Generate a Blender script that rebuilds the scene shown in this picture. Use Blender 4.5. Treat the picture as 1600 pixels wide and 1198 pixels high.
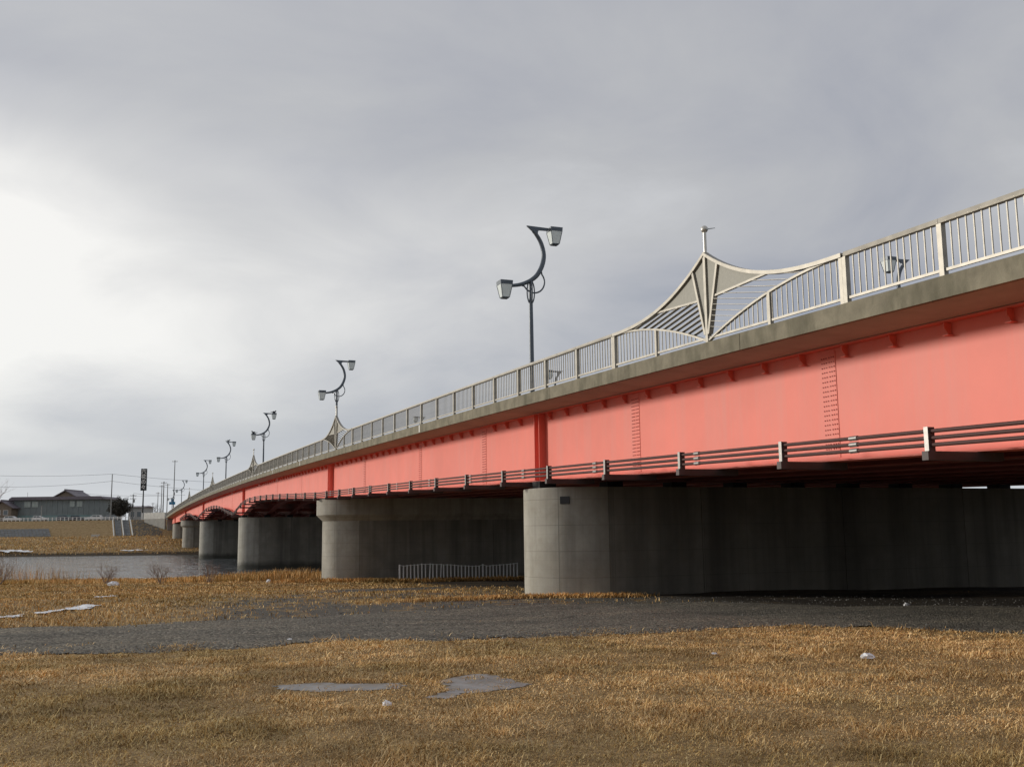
import bpy, math, random
import numpy as np
from mathutils import Matrix, Vector, noise as mnoise

R = math.radians
random.seed(7)
rng = np.random.default_rng(11)
scene = bpy.context.scene
COL = scene.collection
for o in list(bpy.data.objects):
    bpy.data.objects.remove(o)

# ------------------------------------------------------------------ camera
EYE = 1.65                                   # eye height above the meadow
YAW, PITCH, ROLL = R(21.135), R(8.159), R(0.7)
fw = Vector((math.sin(YAW)*math.cos(PITCH), math.cos(YAW)*math.cos(PITCH), math.sin(PITCH)))
r0 = Vector((math.cos(YAW), -math.sin(YAW), 0)); u0 = r0.cross(fw)
rr = r0*math.cos(ROLL) - u0*math.sin(ROLL); uu = r0*math.sin(ROLL) + u0*math.cos(ROLL)
cam_d = bpy.data.cameras.new('camera'); cam = bpy.data.objects.new('camera', cam_d); COL.objects.link(cam)
m = Matrix.Identity(4)
for i in range(3):
    m[i][0], m[i][1], m[i][2] = rr[i], uu[i], -fw[i]
m.translation = (0, 0, EYE)
cam.matrix_world = m
cam_d.sensor_width = 36; cam_d.lens = 36; cam_d.clip_start = 0.1; cam_d.clip_end = 9000
scene.camera = cam

# ------------------------------------------------------------------ sky and sun
SUN_AZ, SUN_EL = R(-50), R(12)               # azimuth measured from +Y towards +X
sun_dir = Vector((math.sin(SUN_AZ)*math.cos(SUN_EL), math.cos(SUN_AZ)*math.cos(SUN_EL), math.sin(SUN_EL)))
world = bpy.data.worlds.new('World'); scene.world = world; world.use_nodes = True
nt = world.node_tree; nt.nodes.clear()
N = lambda t, **k: _node(nt, t, **k)
def _node(tree, t, **k):
    n = tree.nodes.new(t)
    for a, v in k.items(): setattr(n, a, v)
    return n
out = N('ShaderNodeOutputWorld'); bg = N('ShaderNodeBackground'); nt.links.new(bg.outputs[0], out.inputs[0])
tc = N('ShaderNodeTexCoord')
sky = N('ShaderNodeTexSky', sky_type='NISHITA', sun_disc=False, sun_elevation=SUN_EL, sun_rotation=SUN_AZ)
sep = N('ShaderNodeSeparateXYZ'); nt.links.new(tc.outputs['Generated'], sep.inputs[0])
def math_node(op, a=None, b=None, c=None, clamp=False, tree=None):
    n = (tree or nt).nodes.new('ShaderNodeMath'); n.operation = op; n.use_clamp = clamp
    for i, v in enumerate((a, b, c)):
        if v is None: continue
        if isinstance(v, (int, float)): n.inputs[i].default_value = v
        else: (tree or nt).links.new(v, n.inputs[i])
    return n.outputs[0]
zc = math_node('ADD', math_node('MAXIMUM', sep.outputs[2], 0.0), 0.22)
px_ = math_node('DIVIDE', sep.outputs[0], zc); py_ = math_node('DIVIDE', sep.outputs[1], zc)
cmb = N('ShaderNodeCombineXYZ'); nt.links.new(px_, cmb.inputs[0]); nt.links.new(py_, cmb.inputs[1])
def noise_node(vec, scale, detail, rough, dist=0.0, tree=None):
    t = tree or nt
    n = t.nodes.new('ShaderNodeTexNoise'); n.inputs['Scale'].default_value = scale
    n.inputs['Detail'].default_value = detail; n.inputs['Roughness'].default_value = rough
    n.inputs['Distortion'].default_value = dist
    if vec is not None: t.links.new(vec, n.inputs['Vector'])
    return n.outputs['Fac']
def ramp_node(fac, stops, tree=None, interp='LINEAR'):
    t = tree or nt
    n = t.nodes.new('ShaderNodeValToRGB'); n.color_ramp.interpolation = interp
    els = n.color_ramp.elements
    while len(els) < len(stops): els.new(0.5)
    for e, (p, c) in zip(els, stops):
        e.position = p; e.color = (c[0], c[1], c[2], 1) if len(c) == 3 else c
    if fac is not None: t.links.new(fac, n.inputs[0])
    return n.outputs[0]
def mix_col(fac, a, b, blend='MIX', tree=None):
    t = tree or nt
    n = t.nodes.new('ShaderNodeMix'); n.data_type = 'RGBA'; n.blend_type = blend
    for idx, v in ((0, fac), (6, a), (7, b)):
        if isinstance(v, (int, float)): n.inputs[idx].default_value = v
        elif isinstance(v, tuple): n.inputs[idx].default_value = (*v, 1)
        else: t.links.new(v, n.inputs[idx])
    return n.outputs[2]
c1 = noise_node(cmb.outputs[0], 0.62, 4, 0.45, 0.35)
c2 = noise_node(cmb.outputs[0], 1.9, 7, 0.56, 0.5)
cl = math_node('ADD', math_node('MULTIPLY', c1, 0.60), math_node('MULTIPLY', c2, 0.40))
cloud = ramp_node(cl, [(0.37, (0.34, 0.364, 0.428)), (0.46, (0.43, 0.442, 0.487)), (0.55, (0.505, 0.512, 0.535)), (0.68, (0.68, 0.69, 0.71))])
# thin cloud glowing round the veiled sun, and paler air low over the horizon
dotn = N('ShaderNodeVectorMath', operation='DOT_PRODUCT'); nt.links.new(tc.outputs['Generated'], dotn.inputs[0]); dotn.inputs[1].default_value = sun_dir
glow = math_node('POWER', math_node('MAXIMUM', dotn.outputs['Value'], 0.0), 2.1)
wob = math_node('ADD', sep.outputs[2], math_node('MULTIPLY', math_node('SUBTRACT', c1, 0.5), 0.45))
def smooth(v, a, b):
    n = N('ShaderNodeMapRange', interpolation_type='SMOOTHSTEP'); nt.links.new(v, n.inputs[0])
    n.inputs[1].default_value = a; n.inputs[2].default_value = b; return n.outputs[0]
gap = math_node('MULTIPLY', smooth(wob, 0.06, 0.20), math_node('SUBTRACT', 1.0, smooth(wob, 0.24, 0.40)))
glow = math_node('MULTIPLY', glow, math_node('ADD', math_node('MULTIPLY', gap, math_node('ADD', math_node('MULTIPLY', c2, 2.6), 0.75)), 0.25))
cloud2 = mix_col(math_node('MULTIPLY', glow, 1.0, clamp=True), cloud, (0.98, 0.965, 0.935))
hz = math_node('POWER', math_node('SUBTRACT', 1.0, math_node('ABSOLUTE', sep.outputs[2]), clamp=True), 14.0)
cloud3 = mix_col(math_node('MULTIPLY', hz, 0.85), cloud2, (0.72, 0.78, 0.85))
skys = N('ShaderNodeVectorMath', operation='SCALE'); nt.links.new(sky.outputs[0], skys.inputs[0]); skys.inputs['Scale'].default_value = 0.10
final = mix_col(0.92, skys.outputs[0], cloud3)
nt.links.new(final, bg.inputs[0]); bg.inputs[1].default_value = 1.0

sun_l = bpy.data.lights.new('sun', 'SUN'); sun_l.energy = 2.5; sun_l.angle = R(7); sun_l.color = (1.0, 0.93, 0.82)
sun_o = bpy.data.objects.new('sun', sun_l); COL.objects.link(sun_o)
sun_o.rotation_euler = sun_dir.to_track_quat('Z', 'Y').to_euler(); sun_o.location = (-40, 20, 40)
scene.view_settings.view_transform = 'Standard'; scene.view_settings.look = 'None'
scene.view_settings.exposure = 0.0; scene.view_settings.gamma = 1.0

# ------------------------------------------------------------------ materials
def mat(name, col, rough=0.7, metal=0.0, var=0.0, vscale=3.0, bump=0.0, bscale=20.0, spec=0.4, extra=None):
    ma = bpy.data.materials.new(name); ma.use_nodes = True
    t = ma.node_tree; p = t.nodes['Principled BSDF']
    p.inputs['Roughness'].default_value = rough; p.inputs['Metallic'].default_value = metal
    p.inputs['Specular IOR Level'].default_value = spec
    tcn = t.nodes.new('ShaderNodeTexCoord')
    c = None
    if var > 0:
        f = noise_node(tcn.outputs['Object'], vscale, 5, 0.6, 0.3, t)
        lo = tuple(x*(1-var) for x in col); hi = tuple(min(1, x*(1+var)) for x in col)
        c = ramp_node(f, [(0.3, lo), (0.7, hi)], t)
    if extra: c = extra(t, tcn, c, p)
    if c is None: p.inputs['Base Color'].default_value = (*col, 1)
    else: t.links.new(c, p.inputs['Base Color'])
    if bump > 0:
        f = noise_node(tcn.outputs['Object'], bscale, 4, 0.6, 0, t)
        b = t.nodes.new('ShaderNodeBump'); b.inputs['Strength'].default_value = bump; b.inputs['Distance'].default_value = 0.02
        t.links.new(f, b.inputs['Height']); t.links.new(b.outputs[0], p.inputs['Normal'])
    return ma

def mapped(t, vec, sc):
    n = t.nodes.new('ShaderNodeMapping'); n.inputs['Scale'].default_value = sc
    t.links.new(vec, n.inputs['Vector']); return n.outputs[0]

def streaks(dark, sc, amount):
    # rain streaks running down the face
    def ex(t, tcn, c, p):
        f = noise_node(mapped(t, tcn.outputs['Object'], sc), 1.0, 5, 0.65, 0.2, t)
        k = ramp_node(f, [(0.45, (0, 0, 0)), (0.72, (1, 1, 1))], t)
        return mix_col(math_node('MULTIPLY', k, amount, tree=t), c, dark, 'MIX', t)
    return ex

WATER_Z = EYE-4.15
def pier_extra(t, tcn, c, p):
    # board-marked concrete: faint lift lines and shutter joints, tide stain, streaks
    geo = t.nodes.new('ShaderNodeNewGeometry')
    s = t.nodes.new('ShaderNodeSeparateXYZ'); t.links.new(tcn.outputs['Object'], s.inputs[0])
    def lines(coord, pitch, width):
        fr = math_node('FRACT', math_node('DIVIDE', coord, pitch, tree=t), tree=t)
        return math_node('LESS_THAN', fr, width/pitch, tree=t)
    hz_ = lines(s.outputs[2], 0.9, 0.02); hz2 = lines(s.outputs[2], 0.3, 0.008)
    vx = lines(s.outputs[0], 1.8, 0.022)
    ln = math_node('MAXIMUM', math_node('MAXIMUM', hz_, vx, tree=t), math_node('MULTIPLY', hz2, 0.45, tree=t), tree=t)
    brk = noise_node(tcn.outputs['Object'], 0.8, 3, 0.6, 0, t)
    ln = math_node('MULTIPLY', ln, math_node('MULTIPLY', brk, 0.75, tree=t), tree=t)
    f = noise_node(mapped(t, tcn.outputs['Object'], (1.6, 1.6, 0.10)), 1.0, 5, 0.65, 0.2, t)
    k = ramp_node(f, [(0.46, (0, 0, 0)), (0.70, (1, 1, 1))], t)
    c = mix_col(math_node('MULTIPLY', k, 0.5, tree=t), c, (0.13, 0.125, 0.11), 'MIX', t)
    c = mix_col(ln, c, (0.09, 0.088, 0.08), 'MIX', t)
    # blotches and the dark flood stain left by the river
    bl = ramp_node(noise_node(tcn.outputs['Object'], 1.3, 6, 0.7, 0.5, t), [(0.42, (0, 0, 0)), (0.66, (1, 1, 1))], t)
    c = mix_col(math_node('MULTIPLY', bl, 0.35, tree=t), c, (0.22, 0.20, 0.15), 'MIX', t)
    hgt = math_node('ADD', s.outputs[2], math_node('MULTIPLY', noise_node(mapped(t, tcn.outputs['Object'], (0.8, 0.8, 0.4)), 1.0, 4, 0.6, 0, t), 0.9, tree=t), tree=t)
    st = ramp_node(math_node('DIVIDE', math_node('SUBTRACT', hgt, WATER_Z, tree=t), 2.4, tree=t), [(0.35, (1, 1, 1)), (0.62, (0, 0, 0))], t)
    return mix_col(math_node('MULTIPLY', st, 0.8, tree=t), c, (0.045, 0.045, 0.035), 'MIX', t)

M = {}
M['red'] = mat('red_paint', (0.78, 0.168, 0.118), 0.5, 0, 0.08, 0.35, 0.05, 2.5, 0.35,
               extra=streaks((0.66, 0.23, 0.19), (1.6, 1.6, 0.10), 0.42))
M['shadedred'] = mat('shaded_red_paint', (0.26, 0.058, 0.046), 0.6, 0, 0.2, 1.0)  # girder red darkened in the colour to stand for shade under the deck
M['bolt'] = mat('bolt_paint', (0.40, 0.06, 0.045), 0.55)
M['fascia'] = mat('fascia_concrete', (0.215, 0.195, 0.145), 0.88, 0, 0.22, 2.5, 0.25, 30, 0.2,
                  extra=streaks((0.085, 0.082, 0.055), (1.5, 1.5, 0.5), 0.75))
M['deck'] = mat('deck_concrete', (0.38, 0.35, 0.30), 0.9, 0, 0.12, 1.0, 0.1, 20, 0.2)
M['asphalt'] = mat('deck_asphalt', (0.055, 0.055, 0.057), 0.9, 0, 0.15, 2)
M['pier'] = mat('pier_concrete', (0.37, 0.355, 0.31), 0.85, 0, 0.13, 0.9, 0.2, 25, 0.25, extra=pier_extra)
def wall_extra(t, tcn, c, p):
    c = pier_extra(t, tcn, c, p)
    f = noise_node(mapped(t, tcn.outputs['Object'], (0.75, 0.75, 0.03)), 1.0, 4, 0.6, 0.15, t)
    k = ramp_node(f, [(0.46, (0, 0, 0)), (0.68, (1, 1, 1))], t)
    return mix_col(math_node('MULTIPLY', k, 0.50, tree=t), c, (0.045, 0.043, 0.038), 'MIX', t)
M['wall'] = mat('wall_concrete', (0.25, 0.237, 0.205), 0.88, 0, 0.2, 0.7, 0.2, 25, 0.2, extra=wall_extra)  # stained concrete, base tone also lowered to stand for shade under the deck
M['bearing'] = mat('bearing_steel', (0.03, 0.03, 0.032), 0.7)
M['rail'] = mat('rail_metal', (0.30, 0.28, 0.238), 0.45, 0.25, 0.2, 3.5, 0.05, 40, 0.45)
M['steel'] = mat('brushed_steel', (0.56, 0.54, 0.49), 0.36, 0.6, 0.08, 8)
M['sail'] = mat('perforated_sheet', (0.235, 0.23, 0.20), 0.6, 0.2, 0.08, 12)
M['lamp'] = mat('lamp_paint', (0.095, 0.115, 0.14), 0.42, 0.2, 0.15, 5)
M['lampglass'] = mat('lantern_glass', (0.74, 0.80, 0.79), 0.15, 0, 0.06, 6)
M['conduit'] = mat('conduit_brown', (0.085, 0.042, 0.038), 0.6, 0.0, 0.12, 4, 0, 1, 0.2)
M['bracket'] = mat('bracket_dark', (0.07, 0.055, 0.055), 0.6, 0.1, 0.15, 4)
M['galv'] = mat('galvanised', (0.27, 0.26, 0.25), 0.42, 0.5, 0.1, 10)
M['white'] = mat('white_paint', (0.78, 0.77, 0.74), 0.6, 0, 0.06, 4)
M['stake'] = mat('stake_paint', (0.90, 0.90, 0.87), 0.6, 0, 0.15, 9)
M['dark'] = mat('dark_paint', (0.02, 0.02, 0.022), 0.4)
M['glass'] = mat('window_glass', (0.10, 0.12, 0.13), 0.12, 0, 0, 1, 0, 1, 0.6)
M['snow'] = mat('old_snow', (0.80, 0.82, 0.84), 0.8, 0, 0.08, 3, 0.5, 15)
def ice_extra(t, tcn, c, p):
    f = ramp_node(noise_node(tcn.outputs['Object'], 4.5, 6, 0.7, 0.6, t), [(0.47, (0, 0, 0)), (0.62, (1, 1, 1))], t)
    return mix_col(math_node('MULTIPLY', f, 0.65, tree=t), c, (0.20, 0.145, 0.08), 'MIX', t)
M['ice'] = mat('puddle_ice', (0.265, 0.258, 0.25), 0.5, 0, 0.3, 2.5, 0.1, 8, 0.25, extra=ice_extra)
M['bag'] = mat('plastic_white', (0.80, 0.81, 0.83), 0.4, 0, 0.05, 20)
M['pole'] = mat('pole_concrete', (0.23, 0.235, 0.23), 0.8, 0, 0.15, 2)
M['wood'] = mat('bark', (0.085, 0.062, 0.05), 0.9, 0, 0.25, 6)
M['twig'] = mat('twig', (0.25, 0.18, 0.14), 0.9, 0, 0.25, 6)
M['leaf'] = mat('evergreen_leaf', (0.045, 0.040, 0.030), 0.7, 0, 0.4, 1.2)
M['hall'] = mat('hall_wall', (0.20, 0.23, 0.232), 0.6, 0, 0.12, 0.6)
M['hallrib'] = mat('hall_rib', (0.24, 0.27, 0.272), 0.6, 0, 0.1, 0.6)
M['hallbase'] = mat('hall_base', (0.19, 0.28, 0.28), 0.6, 0, 0.1, 0.6)
M['roof'] = mat('roof_slate', (0.16, 0.14, 0.16), 0.55, 0, 0.12, 1)
M['housewall'] = mat('house_wall', (0.20, 0.165, 0.13), 0.8, 0, 0.12, 1)
M['palewall'] = mat('pale_wall', (0.45, 0.45, 0.44), 0.8, 0, 0.08, 1)
M['pane'] = mat('pale_pane', (0.36, 0.41, 0.38), 0.25, 0, 0.08, 1)
M['parapet'] = mat('parapet_concrete', (0.55, 0.54, 0.50), 0.85, 0, 0.12, 1.2)
M['wing'] = mat('wing_wall', (0.30, 0.29, 0.26), 0.85, 0, 0.15, 0.8)
M['block'] = mat('revetment_block', (0.125, 0.13, 0.13), 0.9, 0, 0.3, 1.2)
M['riprap'] = mat('riprap_stone', (0.14, 0.125, 0.105), 0.9, 0, 0.35, 1.0)
M['tyre'] = mat('tyre', (0.02, 0.02, 0.02), 0.8)
M['carwhite'] = mat('car_white', (0.75, 0.75, 0.74), 0.25, 0, 0, 1, 0, 1, 0.6)
M['cardark'] = mat('car_dark', (0.02, 0.025, 0.05), 0.25, 0, 0, 1, 0, 1, 0.6)
M['cargrey'] = mat('car_grey', (0.30, 0.32, 0.33), 0.25, 0.3, 0, 1, 0, 1, 0.6)
M['bluesign'] = mat('blue_sign', (0.02, 0.19, 0.36), 0.5)
M['bird'] = mat('bird_feather', (0.03, 0.03, 0.035), 0.7)
M['wire'] = mat('wire_black', (0.10, 0.10, 0.11), 0.6)

def water_mat():
    ma = bpy.data.materials.new('river_water'); ma.use_nodes = True
    t = ma.node_tree; p = t.nodes['Principled BSDF']
    p.inputs['Base Color'].default_value = (0.12, 0.135, 0.145, 1); p.inputs['Roughness'].default_value = 0.10
    p.inputs['IOR'].default_value = 1.33
    tcn = t.nodes.new('ShaderNodeTexCoord')
    f1 = noise_node(mapped(t, tcn.outputs['Object'], (0.8, 0.55, 1)), 1.0, 5, 0.62, 0.6, t)
    f2 = noise_node(mapped(t, tcn.outputs['Object'], (0.28, 0.13, 1)), 1.0, 4, 0.55, 0.5, t)
    h = math_node('ADD', f1, math_node('MULTIPLY', f2, 3.2, tree=t), tree=t)
    b = t.nodes.new('ShaderNodeBump'); b.inputs['Strength'].default_value = 0.85; b.inputs['Distance'].default_value = 0.35
    t.links.new(h, b.inputs['Height']); t.links.new(b.outputs[0], p.inputs['Normal'])
    return ma
M['water'] = water_mat()

def ground_mat():
    ma = bpy.data.materials.new('meadow_ground'); ma.use_nodes = True
    t = ma.node_tree; p = t.nodes['Principled BSDF']; p.inputs['Roughness'].default_value = 0.95
    p.inputs['Specular IOR Level'].default_value = 0.1
    tcn = t.nodes.new('ShaderNodeTexCoord'); ob = tcn.outputs['Object']
    big = noise_node(ob, 0.16, 5, 0.6, 0.3, t); mid = noise_node(ob, 1.6, 5, 0.65, 0.3, t); fine = noise_node(ob, 22, 4, 0.7, 0, t)
    grass = ramp_node(mid, [(0.30, (0.20, 0.135, 0.065)), (0.5, (0.36, 0.25, 0.125)), (0.72, (0.50, 0.375, 0.21))], t)
    grass = mix_col(math_node('MULTIPLY', big, 0.55, tree=t), grass, (0.23, 0.155, 0.075), 'MIX', t)
    fr = ramp_node(fine, [(0.3, (0.55, 0.55, 0.55)), (0.7, (1.25, 1.25, 1.25))], t)
    grass = mix_col(1.0, grass, fr, 'MULTIPLY', t)
    peb = t.nodes.new('ShaderNodeTexVoronoi'); peb.inputs['Scale'].default_value = 16; t.links.new(ob, peb.inputs['Vector'])
    grav = ramp_node(noise_node(ob, 30, 4, 0.7, 0, t), [(0.3, (0.065, 0.061, 0.053)), (0.55, (0.135, 0.124, 0.105)), (0.75, (0.25, 0.23, 0.195))], t)
    at = t.nodes.new('ShaderNodeAttribute'); at.attribute_name = 'gravel'
    k = math_node('ADD', at.outputs['Fac'], math_node('MULTIPLY', math_node('SUBTRACT', noise_node(mapped(t, ob, (1.0, 0.55, 1)), 1.1, 6, 0.7, 0.3, t), 0.5, tree=t), 1.7, tree=t), tree=t)
    kk = ramp_node(k, [(0.44, (0, 0, 0)), (0.60, (1, 1, 1))], t)
    c = mix_col(kk, grass, grav, 'MIX', t)
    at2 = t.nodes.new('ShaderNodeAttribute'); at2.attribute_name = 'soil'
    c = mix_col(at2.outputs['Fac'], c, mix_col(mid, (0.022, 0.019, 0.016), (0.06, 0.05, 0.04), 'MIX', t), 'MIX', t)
    t.links.new(c, p.inputs['Base Color'])
    b = t.nodes.new('ShaderNodeBump'); b.inputs['Strength'].default_value = 0.8; b.inputs['Distance'].default_value = 0.05
    t.links.new(math_node('ADD', fine, mid, tree=t), b.inputs['Height']); t.links.new(b.outputs[0], p.inputs['Normal'])
    return ma
M['ground'] = ground_mat()

def gravel_mat():
    ma = bpy.data.materials.new('dark_gravel'); ma.use_nodes = True
    t = ma.node_tree; p = t.nodes['Principled BSDF']; p.inputs['Roughness'].default_value = 0.9
    p.inputs['Specular IOR Level'].default_value = 0.2
    ob = t.nodes.new('ShaderNodeTexCoord').outputs['Object']
    v = t.nodes.new('ShaderNodeTexVoronoi'); v.inputs['Scale'].default_value = 24; t.links.new(ob, v.inputs['Vector'])
    bw = t.nodes.new('ShaderNodeRGBToBW'); t.links.new(v.outputs['Color'], bw.inputs[0])
    c = ramp_node(bw.outputs[0], [(0.15, (0.060, 0.056, 0.048)), (0.6, (0.155, 0.141, 0.115)), (0.93, (0.36, 0.325, 0.27))], t)
    big = noise_node(mapped(t, ob, (0.35, 1.0, 1)), 0.9, 5, 0.6, 0.4, t)
    tone = ramp_node(big, [(0.3, (0.62, 0.63, 0.63)), (0.5, (0.95, 0.95, 0.93)), (0.7, (1.25, 1.2, 1.1))], t)
    c = mix_col(1.0, c, tone, 'MULTIPLY', t)
    t.links.new(c, p.inputs['Base Color'])
    b = t.nodes.new('ShaderNodeBump'); b.inputs['Strength'].default_value = 1.0; b.inputs['Distance'].default_value = 0.03
    t.links.new(v.outputs['Distance'], b.inputs['Height']); b.invert = True; t.links.new(b.outputs[0], p.inputs['Normal'])
    return ma
M['gravel'] = gravel_mat()

def blade_mat(name):
    ma = bpy.data.materials.new(name); ma.use_nodes = True
    t = ma.node_tree; p = t.nodes['Principled BSDF']; p.inputs['Roughness'].default_value = 0.75
    p.inputs['Specular IOR Level'].default_value = 0.2
    at = t.nodes.new('ShaderNodeAttribute'); at.attribute_name = 'tint'
    t.links.new(at.outputs['Color'], p.inputs['Base Color'])
    return ma
M['blade'] = blade_mat('dry_blades')

# ------------------------------------------------------------------ mesh helpers
class MB:
    def __init__(s): s.v = []; s.f = []; s.sm = []
    def add(s, vs, fs, smooth=False):
        o = len(s.v); s.v += [tuple(map(float, v)) for v in vs]
        s.f += [tuple(i+o for i in f) for f in fs]; s.sm += [smooth]*len(fs)
    def box(s, a, b):
        x0, y0, z0 = a; x1, y1, z1 = b
        s.add([(x0,y0,z0),(x1,y0,z0),(x1,y1,z0),(x0,y1,z0),(x0,y0,z1),(x1,y0,z1),(x1,y1,z1),(x0,y1,z1)],
              [(0,3,2,1),(4,5,6,7),(0,1,5,4),(1,2,6,5),(2,3,7,6),(3,0,4,7)])
        return s
    def frustum(s, c0, w0, c1, w1):
        # four-sided taper between two horizontal rectangles (cx,cy,z),(wx,wy)
        vs = []
        for (c, w) in ((c0, w0), (c1, w1)):
            for sx, sy in ((-1,-1),(1,-1),(1,1),(-1,1)): vs.append((c[0]+sx*w[0]/2, c[1]+sy*w[1]/2, c[2]))
        s.add(vs, [(0,3,2,1),(4,5,6,7),(0,1,5,4),(1,2,6,5),(2,3,7,6),(3,0,4,7)]); return s
    def tube(s, pts, r, n=8, caps=True):
        pts = [Vector(p) for p in pts]; rs = r if isinstance(r, (list, tuple)) else [r]*len(pts)
        t0 = (pts[1]-pts[0]).normalized(); a = Vector((0,0,1)) if abs(t0.z) < 0.9 else Vector((1,0,0))
        u = t0.cross(a).normalized(); rings = []
        for i, p in enumerate(pts):
            t = (pts[min(i+1, len(pts)-1)]-pts[max(i-1, 0)]).normalized()
            u = (u - t*u.dot(t)).normalized(); w = t.cross(u)
            rings.append([p+(u*math.cos(2*math.pi*k/n)+w*math.sin(2*math.pi*k/n))*rs[i] for k in range(n)])
        vs = [v for q in rings for v in q]; fs = []
        for i in range(len(pts)-1):
            for k in range(n): fs.append((i*n+k, i*n+(k+1) % n, (i+1)*n+(k+1) % n, (i+1)*n+k))
        s.add(vs, fs, True)
        if caps:
            s.add(rings[0], [tuple(range(n))[::-1]]); s.add(rings[-1], [tuple(range(n))])
        return s
    def sweep(s, path, sect):
        # sect: closed polygon of (x offset, z offset) swept along path points in the YZ plane, sect upright
        n = len(sect); vs = []; fs = []
        for p in path:
            for q in sect: vs.append((p[0]+q[0], p[1], p[2]+q[1]))
        for i in range(len(path)-1):
            for k in range(n): fs.append((i*n+k, i*n+(k+1) % n, (i+1)*n+(k+1) % n, (i+1)*n+k))
        fs.append(tuple(range(n))); o = (len(path)-1)*n; fs.append(tuple(o+k for k in range(n))[::-1])
        s.add(vs, fs); return s
    def prism(s, poly, axis, a, b):
        # poly of 2D points extruded along axis from a to b ('x': (y,z), 'y': (x,z), 'z': (x,y))
        def P(q, t): return {'x': (t, q[0], q[1]), 'y': (q[0], t, q[1]), 'z': (q[0], q[1], t)}[axis]
        n = len(poly); vs = [P(q, a) for q in poly]+[P(q, b) for q in poly]
        fs = [tuple(range(n))[::-1], tuple(range(n, 2*n))]+[(k, (k+1) % n, n+(k+1) % n, n+k) for k in range(n)]
        s.add(vs, fs); return s
    def sphere(s, c, r, nu=10, nv=6, sc=(1,1,1)):
        vs = []; fs = []
        for j in range(nv+1):
            th = math.pi*j/nv
            for i in range(nu):
                ph = 2*math.pi*i/nu
                vs.append((c[0]+r*sc[0]*math.sin(th)*math.cos(ph), c[1]+r*sc[1]*math.sin(th)*math.sin(ph), c[2]+r*sc[2]*math.cos(th)))
        for j in range(nv):
            for i in range(nu): fs.append((j*nu+i, (j+1)*nu+i, (j+1)*nu+(i+1) % nu, j*nu+(i+1) % nu))
        s.add(vs, fs, True); return s
    def mesh(s, name, m=None):
        me = bpy.data.meshes.new(name); me.from_pydata(s.v, [], s.f)
        me.polygons.foreach_set('use_smooth', s.sm); me.update()
        bm_fix(me)
        if m: me.materials.append(M[m])
        return me
    def build(s, name, m, parent=None, **k): return link(name, s.mesh(name, m), parent, **k)

import bmesh
def bm_fix(me):
    b = bmesh.new(); b.from_mesh(me); bmesh.ops.recalc_face_normals(b, faces=b.faces); b.to_mesh(me); b.free()

def link(name, data, parent=None, loc=None, rot=None, **props):
    o = bpy.data.objects.new(name, data); COL.objects.link(o)
    if parent is not None: o.parent = parent
    if loc is not None: o.location = loc
    if rot is not None: o.rotation_euler = rot
    for k, v in props.items(): o[k] = v
    return o
def thing(name, label, cat, loc=(0,0,0), rot=(0,0,0), group=None):
    o = link(name, None, None, loc, rot, label=label, category=cat)
    o.empty_display_size = 0.3
    if group: o['group'] = group
    return o
def tag(o, label, cat, group=None):
    o['label'] = label; o['category'] = cat
    if group: o['group'] = group
    return o
def copy_tree(o, parent=None):
    c = o.copy(); COL.objects.link(c); c.parent = parent
    for ch in list(o.children): copy_tree(ch, c)
    return c

# smooth value noise for layout (numpy)
_tab = np.random.default_rng(5).random((256, 256))
def vnoise(x, y):
    x = np.asarray(x, float); y = np.asarray(y, float)
    xi = np.floor(x).astype(int); yi = np.floor(y).astype(int); fx = x-xi; fy = y-yi
    fx = fx*fx*(3-2*fx); fy = fy*fy*(3-2*fy)
    g = lambda a, b: _tab[a % 256, b % 256]
    return (g(xi,yi)*(1-fx)+g(xi+1,yi)*fx)*(1-fy)+(g(xi,yi+1)*(1-fx)+g(xi+1,yi+1)*fx)*fy
def fbm(x, y, o=4):
    s = 0; a = 0.5
    for i in range(o): s = s+a*vnoise(x*2**i+17*i, y*2**i+31*i); a *= 0.5
    return s/0.94
def in_poly(x, y, poly):
    r = np.zeros(np.shape(x), bool); n = len(poly)
    for i in range(n):
        x0, y0 = poly[i]; x1, y1 = poly[(i+1) % n]
        c = ((y0 > y) != (y1 > y)) & (x < (x1-x0)*(y-y0)/((y1-y0) if y1 != y0 else 1e-9)+x0)
        r ^= c
    return r

# ------------------------------------------------------------------ terrain
SY, CY = math.sin(YAW), math.cos(YAW)
def to_sd(x, y): return x*CY-y*SY, x*SY+y*CY          # across, along the line from meadow to far bank
def to_xy(s, d): return s*CY+d*SY, -s*SY+d*CY
PD = [-60, 0, 12, 20, 37, 55, 75, 86, 92, 97, 103, 115, 200, 208, 213, 216, 228, 250, 264, 272, 285, 287, 4000]
PZ = [-1.6, -1.65, -1.68, -1.9, -2.28, -2.9, -3.5, -3.85, -4.0, -4.3, -5.2, -6.2, -6.2, -5.0, -4.1, -3.45, -2.6, -1.7, -0.9, -0.3, 4.15, 4.2, 4.2]
def tz(x, y):
    s, d = to_sd(np.asarray(x, float), np.asarray(y, float))
    z = np.interp(d, PD, PZ)+EYE
    e = np.clip((-9-np.asarray(y, float))/15, 0, 1); z = z+np.where(d < 60, e*e*(3-2*e)*4.3, 0)   # unseen levee behind the viewer, added to block skylight under the bridge
    amp = np.clip((d+5)/30, 0.35, 1)*np.where((d > 268) & (d < 290), 0.2, 1)
    z = z+amp*0.16*(fbm(x*0.22, y*0.22)-0.5)+0.05*(fbm(x*1.1+9, y*1.1)-0.5)
    q = np.hypot((np.asarray(x, float)-3.1)/1.75, (np.asarray(y, float)-11.4)/1.25); w = np.clip((1.9-q)/0.9, 0, 1); w = w*w*(3-2*w)
    z = z*(1-w)+(EYE-1.71)*w                     # shallow basin where the puddles stand
    return z
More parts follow.
